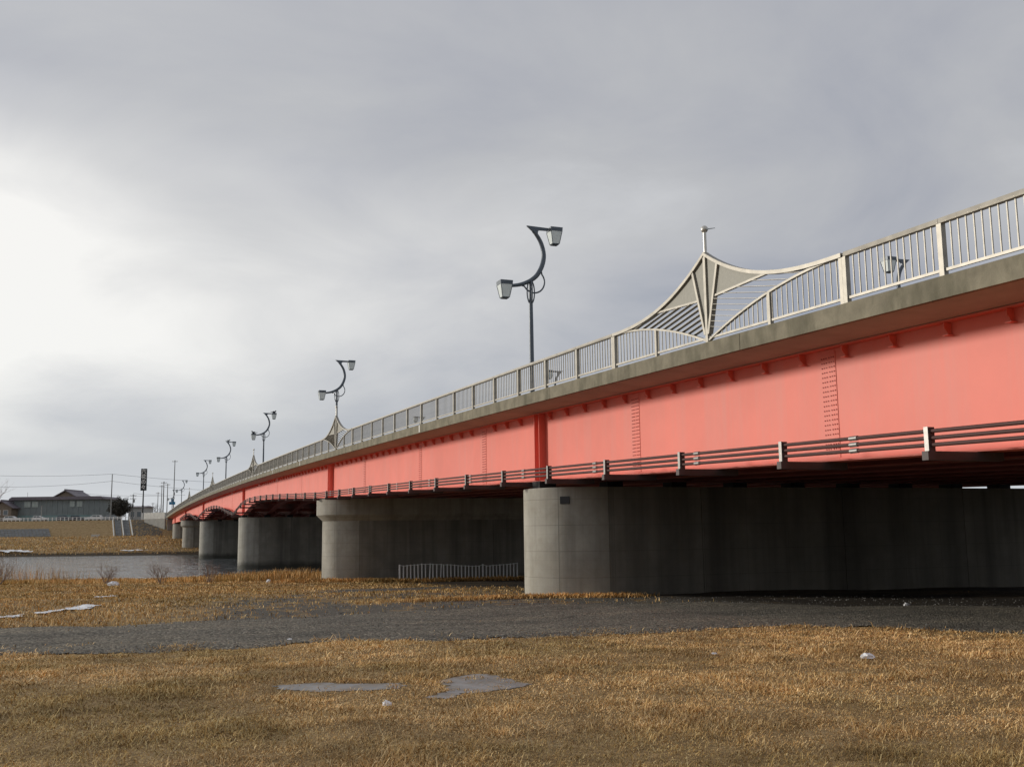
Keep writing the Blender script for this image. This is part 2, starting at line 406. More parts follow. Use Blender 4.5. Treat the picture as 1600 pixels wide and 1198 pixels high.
def tz1(x, y): return float(tz(np.array([x]), np.array([y]))[0])
WATER = EYE-4.15

FRONT = [(-14, 21.5), (-3.39, 18.62), (-1.58, 18.12), (0.28, 17.48), (2.21, 17.32), (3.9, 17.38), (5.27, 16.74), (7.05, 16.84), (8.83, 16.66), (11.18, 17.2), (12.61, 17.14), (13.55, 15.54), (14.69, 13.7), (16.17, 12.47), (19, 8), (24, 0), (28, -8)]
BACK = [(-14, 31.5), (-4.97, 25.2), (-2.39, 24.8), (-0.32, 24.6), (1.97, 25.0), (4.44, 25.2), (6.48, 26.2), (8.55, 26.4), (10.54, 27.2), (13.11, 27.6), (15.84, 26.6), (17.6, 24.0), (19.31, 21.6), (20.7, 19.0), (22.5, 15.5), (26, 9), (31, 1), (35, -7)]
def dens(poly, step):
    o = []
    for (a, b) in zip(poly[:-1], poly[1:]):
        n = max(1, int(math.hypot(b[0]-a[0], b[1]-a[1])/step))
        for i in range(n): o.append((a[0]+(b[0]-a[0])*i/n, a[1]+(b[1]-a[1])*i/n))
    return o+[poly[-1]]
PUD1 = [(1.72, 12.2), (2.28, 12.15), (2.66, 11.9), (3.15, 11.68), (3.02, 11.33), (2.57, 11.38), (2.04, 11.55), (1.75, 11.85)]
PUD2 = [(3.55, 11.69), (3.95, 12.03), (4.31, 12.01), (4.36, 11.45), (4.42, 10.91), (4.09, 10.7), (3.72, 10.67), (3.49, 10.64), (3.26, 10.37), (3.03, 10.62), (3.43, 10.91)]

drow = np.concatenate([[-300, -150, -90], np.arange(-60, 0, 2.0), np.arange(0, 45, 0.35), np.arange(45, 130, 1.0), np.arange(130, 200, 6), np.arange(200, 292, 0.8), [300, 330, 400, 600, 1000, 2000, 4000]])
ucol = np.linspace(-1, 1, 221)
uw = np.sign(ucol)*np.abs(ucol)**1.5
Dg, Ug = np.meshgrid(drow, uw, indexing='ij')
Sg = Ug*np.maximum(60, 30+1.3*np.abs(Dg))
Xg, Yg = to_xy(Sg, Dg); Zg = tz(Xg, Yg)
nr, ncl = Dg.shape
idx = np.arange(nr*ncl).reshape(nr, ncl)
quads = np.stack([idx[:-1,:-1], idx[:-1,1:], idx[1:,1:], idx[1:,:-1]], -1).reshape(-1, 4)
gm = bpy.data.meshes.new('ground'); gm.from_pydata(np.stack([Xg,Yg,Zg], -1).reshape(-1,3).tolist(), [], quads.tolist())
gm.polygons.foreach_set('use_smooth', [True]*len(gm.polygons))
xf, yf = Xg.ravel(), Yg.ravel(); sf, df = to_sd(xf, yf)
def gravel_mask(x, y):
    s, d = to_sd(x, y)
    yb = np.interp(x, [p[0] for p in BACK], [p[1] for p in BACK])
    band = np.clip(1.15-(y-yb)/30, 0, 1)*(y > yb-4)*np.where(x < 24, 1, 0)
    side = np.clip((x+1-0.06*(y-26))/4.5, 0.22, 1)
    lane = np.clip(1-np.abs(y-(49+0.55*(x-14)))/4.5, 0, 1)*(x > 5)*np.clip((x-5)/5, 0, 1)
    tuft = np.clip(1-np.abs(y-(33.0+0.1*(x-10)))/2.0, 0, 1)*(x > 7)*0.9
    return np.clip(np.maximum(band*0.70*side, lane*0.9)-tuft, 0, 1)
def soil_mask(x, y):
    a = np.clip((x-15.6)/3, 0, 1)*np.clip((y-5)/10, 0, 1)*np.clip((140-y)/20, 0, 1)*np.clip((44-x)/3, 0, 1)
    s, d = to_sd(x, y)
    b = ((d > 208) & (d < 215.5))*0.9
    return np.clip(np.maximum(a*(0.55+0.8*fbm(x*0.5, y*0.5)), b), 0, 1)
for nm, val in (('gravel', gravel_mask(xf, yf)), ('soil', soil_mask(xf, yf))):
    a = gm.attributes.new(nm, 'FLOAT', 'POINT'); a.data.foreach_set('value', val.astype(np.float32))
gm.materials.append(M['ground']); gm.update()
link('ground', gm, None, kind='structure')

# river
wm = MB(); ws = [to_xy(-400, 93), to_xy(400, 93), to_xy(400, 214), to_xy(-400, 214)]
wm.add([(x, y, WATER) for x, y in ws], [(0,1,2,3)]); wm.build('river_water', 'water', None, kind='structure')

# gravel track: a sheet with ragged edges lying on the meadow
TRACKP = FRONT+BACK[::-1]
def sheet(name, poly, m, dz, label, cat, group=None, rag=0.12, mound=0.0, st=0.03, flat=True):
    # ragged-edged patch built cell by cell on the ground
    xs = [p[0] for p in poly]; ys_ = [p[1] for p in poly]
    gx_ = np.arange(min(xs)-rag, max(xs)+rag, st); gy_ = np.arange(min(ys_)-rag, max(ys_)+rag, st)
    X, Y = np.meshgrid(gx_, gy_, indexing='ij'); fq = 0.35/rag
    wx = X+2*rag*(fbm(X*fq*2+3, Y*fq*2)-0.5)+rag*(fbm(X*fq*7, Y*fq*7+9)-0.5); wy = Y+2*rag*(fbm(X*fq*2+40, Y*fq*2+8)-0.5)+rag*(fbm(X*fq*7+5, Y*fq*7+70)-0.5)
    ins = in_poly(wx, wy, poly)
    Zs = tz(X, Y)+dz+mound*fbm(X*fq*3, Y*fq*3) if (mound or not flat) else np.full(X.shape, EYE-1.71+dz)
    if not flat:                                     # let the margins sink into the turf
        yf_ = np.interp(X, [p[0] for p in FRONT], [p[1] for p in FRONT]); yb_ = np.interp(X, [p[0] for p in BACK], [p[1] for p in BACK])
        Zs = tz(X, Y)-0.012+0.045*np.clip(np.minimum(Y-yf_+0.35, yb_-Y+0.6)/1.1, 0, 1)+0.016*(fbm(X*1.5, Y*1.5)-0.5)
    n1, n2 = X.shape; id_ = np.arange(n1*n2).reshape(n1, n2)
    cell = ins[:-1,:-1] & ins[1:,:-1] & ins[1:,1:] & ins[:-1,1:]
    q = np.stack([id_[:-1,:-1], id_[1:,:-1], id_[1:,1:], id_[:-1,1:]], -1)[cell]
    used_ = np.unique(q); remap = -np.ones(n1*n2, int); remap[used_] = np.arange(len(used_))
    me = bpy.data.meshes.new(name); me.from_pydata(np.stack([X,Y,Zs], -1).reshape(-1,3)[used_].tolist(), [], remap[q].tolist())
    me.polygons.foreach_set('use_smooth', [True]*len(me.polygons)); me.materials.append(M[m]); me.update()
    return tag(link(name, me), label, cat, group) if label else link(name, me, None, kind='structure')
sheet('gravel_track', TRACKP, 'gravel', 0.022, None, None, None, 0.55, 0.02, 0.11, False)


# ------------------------------------------------------------------ bridge profile
def fz(y): return EYE+5.62-7.9e-5*(y-165)**2          # underside of the fascia
def slope(y): return -2*7.9e-5*(y-165)
DY = [-60, 72, 84, 96, 106, 113, 119, 127, 134, 142, 150, 157, 166, 176, 186, 194, 203, 211, 220, 235, 276, 300]
DD = [2.5, 2.5, 2.30, 2.08, 1.98, 2.02, 2.35, 3.35, 3.0, 2.35, 1.97, 1.87, 1.97, 2.5, 3.15, 2.6, 1.92, 1.68, 1.78, 2.1, 1.7, 1.45]
_gy = np.arange(-60, 300.01, 0.5); _gd = np.interp(_gy, DY, DD); _k = np.hanning(9); _k /= _k.sum()
_gd = np.convolve(np.pad(_gd, 4, mode='edge'), _k, 'valid')
def depth(y): return float(np.interp(y, _gy, _gd))
def zb(y): return fz(y)-depth(y)
Y0, Y1 = -24.0, 292.0
XF, XW = 12.9, 14.5
GX = [XW+2.7*i for i in range(10)]
XE = GX[-1]+1.6
PIERS = [34.4, 73.5, 127, 187, 235, 276]
CAPPED = (73.5, 235)

bridge = thing('bridge', 'long salmon red plate girder road bridge on concrete wall piers crossing the river', 'bridge', (0, 0, 0))
ys = list(np.arange(Y0, Y1+0.1, 2.0))
slab = [(XF+0.03, 0.0), (XF, 0.03), (XF, 0.34), (XF+0.02, 0.36), (XF+0.42, 0.36), (XF+0.45, 0.22), (XE-0.45, 0.22), (XE-0.42, 0.36), (XE-0.02, 0.36), (XE, 0.34), (XE, 0.03), (XE-0.03, 0.0), (XE-1.0, -0.04), (XF+1.0, -0.04)]
d_ = MB().sweep([(0, y, fz(y)) for y in ys], [(x, z) for x, z in slab]).build('deck', 'deck', bridge)
# concrete edge beams in cast lengths with open joints
fy = list(np.arange(Y0, Y1, 10.8))
for a in fy:
    b = min(a+10.8-0.02, Y1); pts = [(0, a+(b-a)*t, fz(a+(b-a)*t)) for t in np.linspace(0, 1, 6)]
    MB().sweep(pts, [(XF-0.012, -0.012), (XF-0.012, 0.37), (XF+0.40, 0.37), (XF+0.40, 0.3), (XF+0.10, 0.3), (XF+0.10, -0.012)]).build('edge_beam', 'fascia', d_)
for a in (45.2, 78.0, 92.4, 117.5):
    MB().box((XF-0.020, a-0.06, fz(a)+0.02), (XF-0.013, a+0.06, fz(a)+0.34)).build('joint_cover', 'white', d_)
MB().sweep([(0, y, fz(y)) for y in ys], [(XF+2.6, 0.224), (XE-2.6, 0.224), (XE-2.6, 0.235), (XF+2.6, 0.235)]).build('road_surface', 'asphalt', bridge)

# girders
yg = sorted(set(list(np.arange(Y0, Y1+0.1, 1.0))))
def girder(x, outer):
    w = MB()
    vs = []; fs = []
    for y in yg:
        t, b = fz(y)-0.03, zb(y)
        for xx, z in ((x-0.012, t), (x+0.012, t), (x+0.012, b), (x-0.012, b)): vs.append((xx, y, z))
    for i in range(len(yg)-1):
        for k in range(4): fs.append((i*4+k, i*4+(k+1) % 4, (i+1)*4+(k+1) % 4, (i+1)*4+k))
    w.add(vs, fs)
    rm_ = 'red' if outer else 'shadedred'
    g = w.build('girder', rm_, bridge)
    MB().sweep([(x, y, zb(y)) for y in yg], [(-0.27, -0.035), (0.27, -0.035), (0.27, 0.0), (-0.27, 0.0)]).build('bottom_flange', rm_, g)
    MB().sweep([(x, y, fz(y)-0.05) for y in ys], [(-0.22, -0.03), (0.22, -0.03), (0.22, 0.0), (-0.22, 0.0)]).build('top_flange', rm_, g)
    return g
girders = [girder(x, i == 0) for i, x in enumerate(GX)]
og = girders[0]
# bearing stiffeners over the piers
for py in PIERS:
    for dy in (-0.42, 0.0, 0.42) if py in CAPPED else (-0.22, 0.22):
        y = py+dy
        MB().box((XW-0.27, y-0.015, zb(y)+0.001), (XW-0.013, y+0.015, fz(y)-0.085)).build('bearing_stiffener', 'red', og)
# bolted splices in the outer web
bolt_me = MB()
SPL = [5.5, 18.2, 27.2, 40.8, 50.6, 63.2, 86.7, 100.5, 113.5, 141, 155, 170, 200, 214, 250, 263]
for y in SPL:
    near = y < 70
    sp = MB().box((XW-0.024, y-0.24, zb(y)+0.05), (XW-0.0125, y+0.24, fz(y)-0.12)).build('splice_plate', 'red', og)
    if near:
        bm_ = MB(); z = zb(y)+0.14
        while z < fz(y)-0.2:
            for dy in (-0.20, -0.125, -0.05, 0.05, 0.125, 0.20):
                c = [(XW-0.0245, y+dy+0.0145*math.cos(k*math.pi/3), z+0.0145*math.sin(k*math.pi/3)) for k in range(6)]
                e = [(XW-0.041, p[1], p[2]) for p in c]
                bm_.add(c+e, [(6,7,8,9,10,11)]+[(k, (k+1) % 6, 6+(k+1) % 6, 6+k) for k in range(6)])
            z += 0.105
        bm_.build('bolt_rows', 'bolt', og, kind='stuff')
# small brackets below the deck along the outer web
br_me = MB().prism([(0, 0), (-0.17, 0), (-0.17, -0.10), (-0.05, -0.23), (0, -0.23)], 'y', -0.012, 0.012).box((-0.15, -0.07, -0.245), (0, 0.07, -0.231)).mesh('deck_bracket', 'red')
y = Y0+0.8
while y < 240:
    if min(abs(y-s) for s in SPL) > 0.32 and min(abs(y-p) for p in PIERS) > 0.6:
        link('deck_bracket', br_me, og, (XW-0.013, y, fz(y)-0.085))
    y += 1.455
# cross frames between the girders
cb = MB().box((0, -0.10, -0.14), (2.67, 0.10, 0.14)).mesh('cross_beam', 'shadedred')
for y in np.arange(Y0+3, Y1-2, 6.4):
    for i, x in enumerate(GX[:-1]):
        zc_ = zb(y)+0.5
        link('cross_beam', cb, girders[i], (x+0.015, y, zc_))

# piers
def stadium(xa, xb, r, n=20):
    p = []
    for k in range(n+1):
        a = math.pi/2+math.pi*k/n; p.append((xa+r*math.cos(a), r*math.sin(a)))
    return p, r
def pier(py):
    top = zb(py)-(0.13 if py in CAPPED else 0.30); xa, xb, r = 16.0, 36.2, 2.15
    base = min(tz1(x, py+dy) for x in (14, 20, 30, 38) for dy in (-2, 2))-0.6
    if WATER-0.5 < base+0.6 < WATER+0.3 or 120 < py < 200: base = WATER-2.0
    cuts = [xa, 19.73, 25.96, 31.9, xb]
    def half(xc, rad, left, n=56):
        o = []
        for k in range(n+1):
            a = math.pi/2+math.pi*k/n if left else -math.pi/2+math.pi*k/n
            o.append((xc+rad*math.cos(a), py+rad*math.sin(a)))
        return o
    def block(poly, z0, z1, mname='pier', bev=0.03):
        b = MB(); n_ = len(poly); cx = sum(p[0] for p in poly)/n_; cy = sum(p[1] for p in poly)/n_
        ins = [(p[0]+(cx-p[0])*bev/max(0.1, abs(cx-p[0])+abs(cy-p[1])), p[1]+(cy-p[1])*bev/max(0.1, abs(cx-p[0])+abs(cy-p[1]))) for p in poly]
        vs = [(x, y_, z0) for x, y_ in poly]+[(x, y_, z1-bev) for x, y_ in poly]+[(x, y_, z1) for x, y_ in ins]
        b.add(vs[:2*n_], [(k, (k+1) % n_, n_+(k+1) % n_, n_+k) for k in range(n_)], False)
        b.add(vs[n_:], [(k, (k+1) % n_, n_+(k+1) % n_, n_+k) for k in range(n_)]+[tuple(range(n_, 2*n_))])
        return b
    capped = py in CAPPED
    zt = top-1.55 if capped else top
    first = half(xa, r, True)
    p = block(first, base, zt).build('pier', 'pier', bridge)
    for a, b in zip(cuts[:-1], cuts[1:]):
        if b == xb: poly = [(a+0.012, py+r), (a+0.012, py-r)]+half(xb, r, False)
        else: poly = [(a+0.012, py+r), (a+0.012, py-r), (b-0.012, py-r), (b-0.012, py+r)]
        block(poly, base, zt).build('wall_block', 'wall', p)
    # dark core seen in the open joints
    MB().box((17, py-r+0.12, base), (36, py+r-0.12, zt-0.1)).build('core', 'bearing', p)
    if capped:
        r2 = r+0.42
        o1 = half(xa, r, True)+half(xb, r, False); o2 = half(xa, r2, True)+half(xb, r2, False); n_ = len(o1)
        b = MB(); z1, z2, z3 = zt, zt+0.42, top
        b.add([(x, y_, z1) for x, y_ in o1]+[(x, y_, z2) for x, y_ in o2], [(k, (k+1) % n_, n_+(k+1) % n_, n_+k) for k in range(n_)]+[tuple(range(n_))])
        b.add([(x, y_, z2) for x, y_ in o2]+[(x, y_, z3) for x, y_ in o2], [(k, (k+1) % n_, n_+(k+1) % n_, n_+k) for k in range(n_)]+[tuple(range(n_, 2*n_))])
        b.build('pier_cap', 'pier', p)
    bb = MB().box((-0.32, -0.34, 0), (0.32, 0.34, 0.094 if capped else 0.264)).mesh('bearing', 'bearing')
    for x in GX: link('bearing', bb, p, (x, py, top+0.001))
    if py in (127, 187):
        MB().box((xa-1.5, py-0.3, top+0.001), (xa-1.1, py+0.3, top+0.75)).build('bearing_block', 'parapet', p)
    if py == 34.4:
        a = R(49); cx_, cy_ = xa-(r+0.012)*math.cos(a), py-(r+0.012)*math.sin(a)
        q = MB().box((-0.02, -0.17, -0.13), (0.02, 0.17, 0.13)).build('plaque', 'dark', p, loc=(cx_, cy_, EYE+1.02), rot=(0, 0, a))
    return p
for py in PIERS: pier(py)

nab = thing('abutment', 'unseen concrete abutment wall behind the viewer, added under the near bridge end to block skylight', 'abutment', (13.2, -10, 0))  # out of view; added so less skylight reaches the first pier's wall
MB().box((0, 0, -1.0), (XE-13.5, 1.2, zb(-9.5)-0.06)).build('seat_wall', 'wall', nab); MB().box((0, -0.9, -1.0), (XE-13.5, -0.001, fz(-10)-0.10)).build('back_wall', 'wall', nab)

# ------------------------------------------------------------------ handrails
RX = XF+0.16
ORN = [20.73, 65.2, 107.57, 155.0, 204.58]
post_me = MB().box((-0.05, -0.055, 0.0), (0.05, 0.055, 0.955)).mesh('post', 'rail')
bal_me = MB().box((-0.011, -0.011, 0.14), (0.011, 0.011, 0.955)).mesh('baluster', 'rail')
SECT = [(Y0, ORN[0]-5, 'right of the largest sail ornament'), (ORN[0]+5, ORN[1]-5, 'between the largest and the second sail ornament'),
        (ORN[1]+5, ORN[2]-5, 'between the second and third sail ornaments'), (ORN[2]+5, ORN[3]-5, 'between the third and fourth sail ornaments'),
        (ORN[3]+5, ORN[4]-5, 'between the fourth and fifth sail ornaments'), (ORN[4]+5, Y1, 'past the farthest sail ornament')]
RAILSEC = [(-0.055, 0.955), (-0.062, 0.985), (-0.05, 1.045), (0.05, 1.045), (0.062, 0.985), (0.055, 0.955)]
for si, (a, b, where) in enumerate(SECT):
    h = thing('handrail', 'beige metal handrail with thin upright bars, '+where, 'handrail', (RX, a, fz(a)+0.36), group='handrail sections on the bridge edge')
    zz = fz(a)+0.36
    def rel(y): return fz(y)+0.371-zz
    n = max(1, round((b-a)/2.5)); st = (b-a)/n
    pts = [(0, y-a, rel(y)) for y in np.linspace(a, b, n+1)]
    for i in range(n):
        MB().sweep([(0, pts[i][1]+0.004, pts[i][2]), (0, pts[i+1][1]-0.004, pts[i+1][2])], RAILSEC).build('top_rail', 'rail', h)
    MB().sweep(pts, [(-0.022, 0.11), (0.022, 0.11), (0.022, 0.16), (-0.022, 0.16)]).build('bottom_rail', 'rail', h)
    rowmb = MB()
    for i in range(n+1):
        y = a+i*st
        link('post', post_me, h, (0, y-a, rel(y)-0.002))
        if i < n:
            for k in range(1, 14):
                yy = y+0.05+(st-0.1)*k/14
                if si in (1, 2) or (si == 0 and yy > 3): link('baluster', bal_me, h, (0, yy-a, rel(yy)-0.001))
                else: rowmb.box((-0.011, yy-a-0.011, rel(yy)+0.14), (0.011, yy-a+0.011, rel(yy)+0.954))
    if rowmb.v: rowmb.build('baluster_row', 'rail', h, kind='stuff')

# ------------------------------------------------------------------ sail ornaments on the handrail
def make_ornament(g, label):
    t = thing('sail_ornament', label, 'ornament', group='sail ornaments on the handrail')
    top = lambda u: 1.0+1.20*(1-abs(u)/5)**2.6
    arch = lambda u: 0.06+0.93*(1-(1-min(1, abs(u)/5))**2)
    edge = lambda u: 1.115+0.040*(abs(u)-0.35)
    MB().box((-0.055, -0.05, 0), (0.055, 0.05, 2.22)).build('mast', 'rail', t)
    MB().tube([(0, 0, 2.17), (0, 0, 2.76)], 0.042, 10).build('spire', 'steel', t)
    MB().sphere((0, 0, 2.81), 0.09, 12, 8).build('ball', 'steel', t)
    MB().tube([(0, -0.07, 2.80), (0, -0.46, 2.72)], [0.018, 0.008], 6).build('vane', 'lamp', t)
    for sg in (-1, 1):
        us = np.linspace(0.0, 4.95, 24)
        MB().sweep([(0, sg*u, top(u)) for u in us], [(-0.075, -0.05), (0.075, -0.05), (0.075, 0.035), (-0.075, 0.035)]).build('swept_rail', 'rail', t)
        MB().sweep([(0, sg*u, arch(u)) for u in np.linspace(0.06, 4.93, 24)], [(-0.04, -0.03), (0.04, -0.03), (0.04, 0.02), (-0.04, 0.02)]).build('arched_rail', 'rail', t)
        MB().sweep([(0, sg*0.06, 0.13), (0, sg*4.93, 0.13)], [(-0.022, -0.025), (0.022, -0.025), (0.022, 0.025), (-0.022, 0.025)]).build('bottom_rail', 'rail', t)
        # leaning post beside the mast
        vp = MB(); a0, a1 = Vector((0, sg*0.07, 0.22)), Vector((0, sg*0.55, top(0.55)-0.04))
        for p0, p1 in ((a0, a1),):
            w = 0.04
            vp.add([(x, p.y+s*w, p.z) for p in (p0, p1) for x, s in ((-0.06, -1), (0.06, -1), (0.06, 1), (-0.06, 1))], [(0,1,2,3), (4,5,6,7), (0,1,5,4), (1,2,6,5), (2,3,7,6), (3,0,4,7)])
        vp.build('leaning_post', 'rail', t)
        # sails: outer sheet and the gusset by the mast
        uo = list(np.linspace(0.50, 2.62, 12))
        poly = [(sg*0.345, 1.115)]+[(sg*u, top(u)-0.05) for u in uo]
        poly += [(sg*u, min(edge(u), top(u)-0.055)) for u in np.linspace(2.60, 0.5, 8)]
        MB().prism(poly, 'x', -0.008, 0.008).build('sail', 'sail', t)
        MB().prism([(sg*0.10, 0.30), (sg*0.50, top(0.5)-0.06), (sg*0.05, 2.1), (sg*0.05, 0.3)], 'x', -0.007, 0.007).build('gusset', 'sail', t)
        MB().sweep([(0, sg*u, edge(u)-0.01) for u in np.linspace(0.36, 2.66, 10)], [(-0.035, -0.03), (0.035, -0.03), (0.035, 0.02), (-0.035, 0.02)]).build('sail_edge', 'rail', t)
        # louvre slats falling outwards
        for i in range(10):
            c = 0.42+0.135*i
            us_ = np.linspace(0.1, 4.9, 400)
            zl = c-0.19*us_
            vpost_u = 0.07+0.48*(zl-0.22)/1.62
            ok = (us_ > vpost_u+0.03) & (zl < 1.10+0.04*(us_-0.35)-0.02) & (zl > np.array([arch(u) for u in us_])+0.02)
            if ok.sum() < 6: continue
            u_a, u_b = us_[ok][0], us_[ok][-1]
            MB().sweep([(0, sg*u_a, c-0.19*u_a), (0, sg*u_b, c-0.19*u_b)], [(-0.05, -0.005), (0.05, -0.005), (0.05, 0.005), (-0.05, 0.005)]).build('slat', 'rail', t)
        MB().box((-0.045, sg*2.5-0.045, 0), (0.045, sg*2.5+0.045, arch(2.5)-0.02)).build('post', 'rail', t)
        MB().box((-0.05, sg*4.90-0.05, 0), (0.05, sg*4.90+0.05, 0.99)).build('post', 'rail', t)
        for k in range(1, 27):
            u = 4.85*k/27+0.06
            if abs(u-2.5) < 0.06 or arch(u) < 0.25: continue
            MB().box((-0.010, sg*u-0.010, 0.15), (0.010, sg*u+0.010, arch(u)-0.025)).build('baluster', 'rail', t)
    for c in t.children:                      # follow the grade: shear each part, uprights stay upright
        up = c.name.split('.')[0] in ('mast', 'spire', 'ball', 'vane', 'post', 'baluster')
        vs = c.data.vertices; mid = sum(v.co.y for v in vs)/len(vs)
        for v in vs: v.co.z += g*(mid if up else v.co.y)
    return t
ORNL = ['large sail shaped metal ornament nearest the camera, with ball and vane on its mast', 'second sail ornament along the handrail, standing in front of a lamp post',
        'third sail ornament along the handrail, below the lamp with a bird', 'fourth sail ornament along the handrail, small and narrow in the distance', 'fifth and farthest sail ornament near the far end of the handrail']
for i, y in enumerate(ORN):
    o = make_ornament(slope(y), ORNL[i]); o.location = (RX, y, fz(y)+0.372)

# ------------------------------------------------------------------ street lamps
def make_lamp():
    t = thing('street_lamp', '', 'street lamp', group='street lamps on the bridge')
    J = 4.22
    MB().tube([(0,0,0), (0,0,0.5), (0,0,2.6), (0,0,J)], [0.10, 0.085, 0.075, 0.06], 12).build('pole', 'lamp', t)
    MB().tube([(0,0,0), (0,0,0.25)], 0.15, 12).build('base', 'lamp', t)
    ctrl = [(-0.72,-0.20), (-0.41,-0.14), (-0.15,-0.04), (0.06,0.08), (0.27,0.28), (0.45,0.62), (0.52,1.0), (0.43,1.42), (0.24,1.74), (0.12,1.86)]
    P = []
    for i in range(len(ctrl)-1):
        p0, p1, p2, p3 = ctrl[max(i-1,0)], ctrl[i], ctrl[i+1], ctrl[min(i+2, len(ctrl)-1)]
        for q in np.linspace(0, 1, 5)[:-1]:
            P.append(tuple(0.5*((2*p1[k])+(-p0[k]+p2[k])*q+(2*p0[k]-5*p1[k]+4*p2[k]-p3[k])*q*q+(-p0[k]+3*p1[k]-3*p2[k]+p3[k])*q**3) for k in (0,1)))
    P.append(ctrl[-1])
    MB().tube([(x, 0, J+z) for x, z in P], [0.058+0.026*math.sin(math.pi*i/len(P)) for i in range(len(P))], 10).build('curved_arm', 'lamp', t)
    MB().prism([(-0.12, J+2.02), (0.70, J+2.0), (0.70, J+1.91), (0.36, J+1.90), (0.30, J+1.84), (0.29, J+1.70), (0.17, J+1.78)], 'y', -0.04, 0.04).build('arm_head', 'lamp', t)
    ring = []
    for k in range(15):
        a = R(-150+k*190/14); ring.append((0.12+0.42*math.cos(a)*0.98, 0, J+0.02+0.42*math.sin(a)))
    MB().tube([(-0.40, 0, J-0.15)]+ring+[(0.40, 0, J+0.48)], 0.029, 8).build('ring', 'lamp', t)
    el = [(0.14*math.cos(a), 0, J-0.38+0.42*math.sin(a)) for a in np.linspace(0, 2*math.pi, 25)]
    MB().tube(el, 0.024, 6, caps=False).build('oval_ring', 'lamp', t)
    el2 = [(0, 0.14*math.cos(a), J-0.38+0.42*math.sin(a)) for a in np.linspace(0, 2*math.pi, 25)]
    MB().tube(el2, 0.024, 6, caps=False).build('oval_ring', 'lamp', t)
    for cx, zt in ((0.95, J+2.02), (-0.98, J-0.06)):
        l = MB().frustum((cx, 0, zt-0.14), (0.44, 0.44), (cx, 0, zt), (0.46, 0.46)).build('lantern_cap', 'lamp', t)
        MB().frustum((cx, 0, zt-0.58), (0.26, 0.26), (cx, 0, zt-0.141), (0.42, 0.42)).build('lantern_glass', 'lampglass', l)
        MB().frustum((cx, 0, zt-0.62), (0.22, 0.22), (cx, 0, zt-0.581), (0.28, 0.28)).build('lantern_base', 'lamp', l)
        for sx, sy in ((-1,-1), (1,-1), (1,1), (-1,1)):
            MB().tube([(cx+sx*0.132, sy*0.132, zt-0.58), (cx+sx*0.213, sy*0.213, zt-0.14)], 0.013, 5).build('lantern_bar', 'lamp', l)
    return t
lamp0 = make_lamp()
LY = [(32.62, 'tallest grey S-curved twin lantern lamp, nearest on the bridge edge'), (66.66, 'second S-curved twin lantern lamp, rising behind the second sail ornament'),
      (102.4, 'third S-curved twin lantern lamp with a bird on its upper lantern'), (138.89, 'fourth S-curved twin lantern lamp, midway along the receding row'),
      (175.4, 'fifth S-curved twin lantern lamp along the receding row'), (234.5, 'sixth S-curved twin lantern lamp, small, near the far bank'), (273.0, 'seventh and farthest S-curved twin lantern lamp at the end of the bridge')]
LF = [(32.0, 'far side lamp whose upper lantern shows through the railing at the right edge'), (66.8, 'far side lamp whose lantern shows through the railing just right of the tallest lamp'), (102.0, 'far side lamp whose lantern shows through the railing, leftmost of the three')]
first = True
for y, lb in LY:
    o = lamp0 if first else copy_tree(lamp0); first = False
    o.location = (XF+0.46, y, fz(y)+0.215); o['label'] = lb
for y, lb in LF:
    o = copy_tree(lamp0); o.location = (29.65, y, fz(y)+0.23); o.rotation_euler = (0, 0, math.pi); o['label'] = lb

# birds perched on lanterns
def bird(loc, lb, rz):
    t = tag(MB().sphere((0, 0, 0.11), 0.11, 10, 6, (1.7, 0.9, 0.85)).sphere((0.17, 0, 0.22), 0.065, 8, 5).tube([(0.22, 0, 0.22), (0.30, 0, 0.205)], [0.02, 0.004], 5)
            .prism([(-0.15, 0.13), (-0.40, 0.10), (-0.40, 0.07), (-0.15, 0.07)], 'y', -0.045, 0.045).tube([(0.02, 0.03, 0.03), (0.02, 0.03, -0.0)], 0.008, 4).build('bird', 'bird'), lb, 'bird', 'birds on the lamps')
    t.location = loc; t.rotation_euler = (0, 0, rz)
lz = lambda y: fz(y)+0.215+4.22
bird((XF+0.46+0.95, 102.4, lz(102.4)+2.02), 'dark bird perched on the upper lantern of the third lamp', 0.4)
bird((XF+0.46-0.98, 102.4, lz(102.4)-0.06), 'dark bird perched on the lower lantern of the third lamp', 2.6)
bird((XF+0.46+0.2, 138.89, lz(138.89)+2.02), 'dark bird perched on top of the fourth lamp', 0.2)

# ------------------------------------------------------------------ conduit rack along the bottom of the girder
rack = thing('conduit_rack', 'three brown pipes in clamps on dark brackets along the bottom of the red girder', 'pipes', (13.2, 0, 0))
cy = list(np.arange(Y0, 236, 1.0))
for h_ in (0.065, 0.185, 0.305):
    MB().tube([(0, y, zb(y)+h_) for y in cy], 0.036, 8).build('pipe', 'conduit', rack)
brm = MB().box((-0.12, -0.075, -0.20), (1.60, 0.075, -0.045)).mesh('bracket', 'bracket')
pom = MB().box((-0.06, -0.055, -0.045), (0.07, 0.055, 0.375)).mesh('clamp_post', 'bracket')
fpm = MB().box((-0.075, -0.05, -0.04), (-0.0605, 0.05, 0.38)).mesh('face_plate', 'galv')
slm = MB().tube([(0, -0.11, 0), (0, 0.11, 0)], 0.047, 10).mesh('coupling', 'galv')
y = 14.0-4.22*10
while y < 235:
    b_ = link('bracket', brm, rack, (0, y, zb(y)))
    cp = link('clamp_post', pom, rack, (0, y, zb(y))); link('face_plate', fpm, cp)
    y += 4.22
y = 12.2-6.0*7
while y < 120:
    for h_ in (0.065, 0.185, 0.305): link('coupling', slm, rack, (0, y, zb(y)+h_))
    y += 5.72

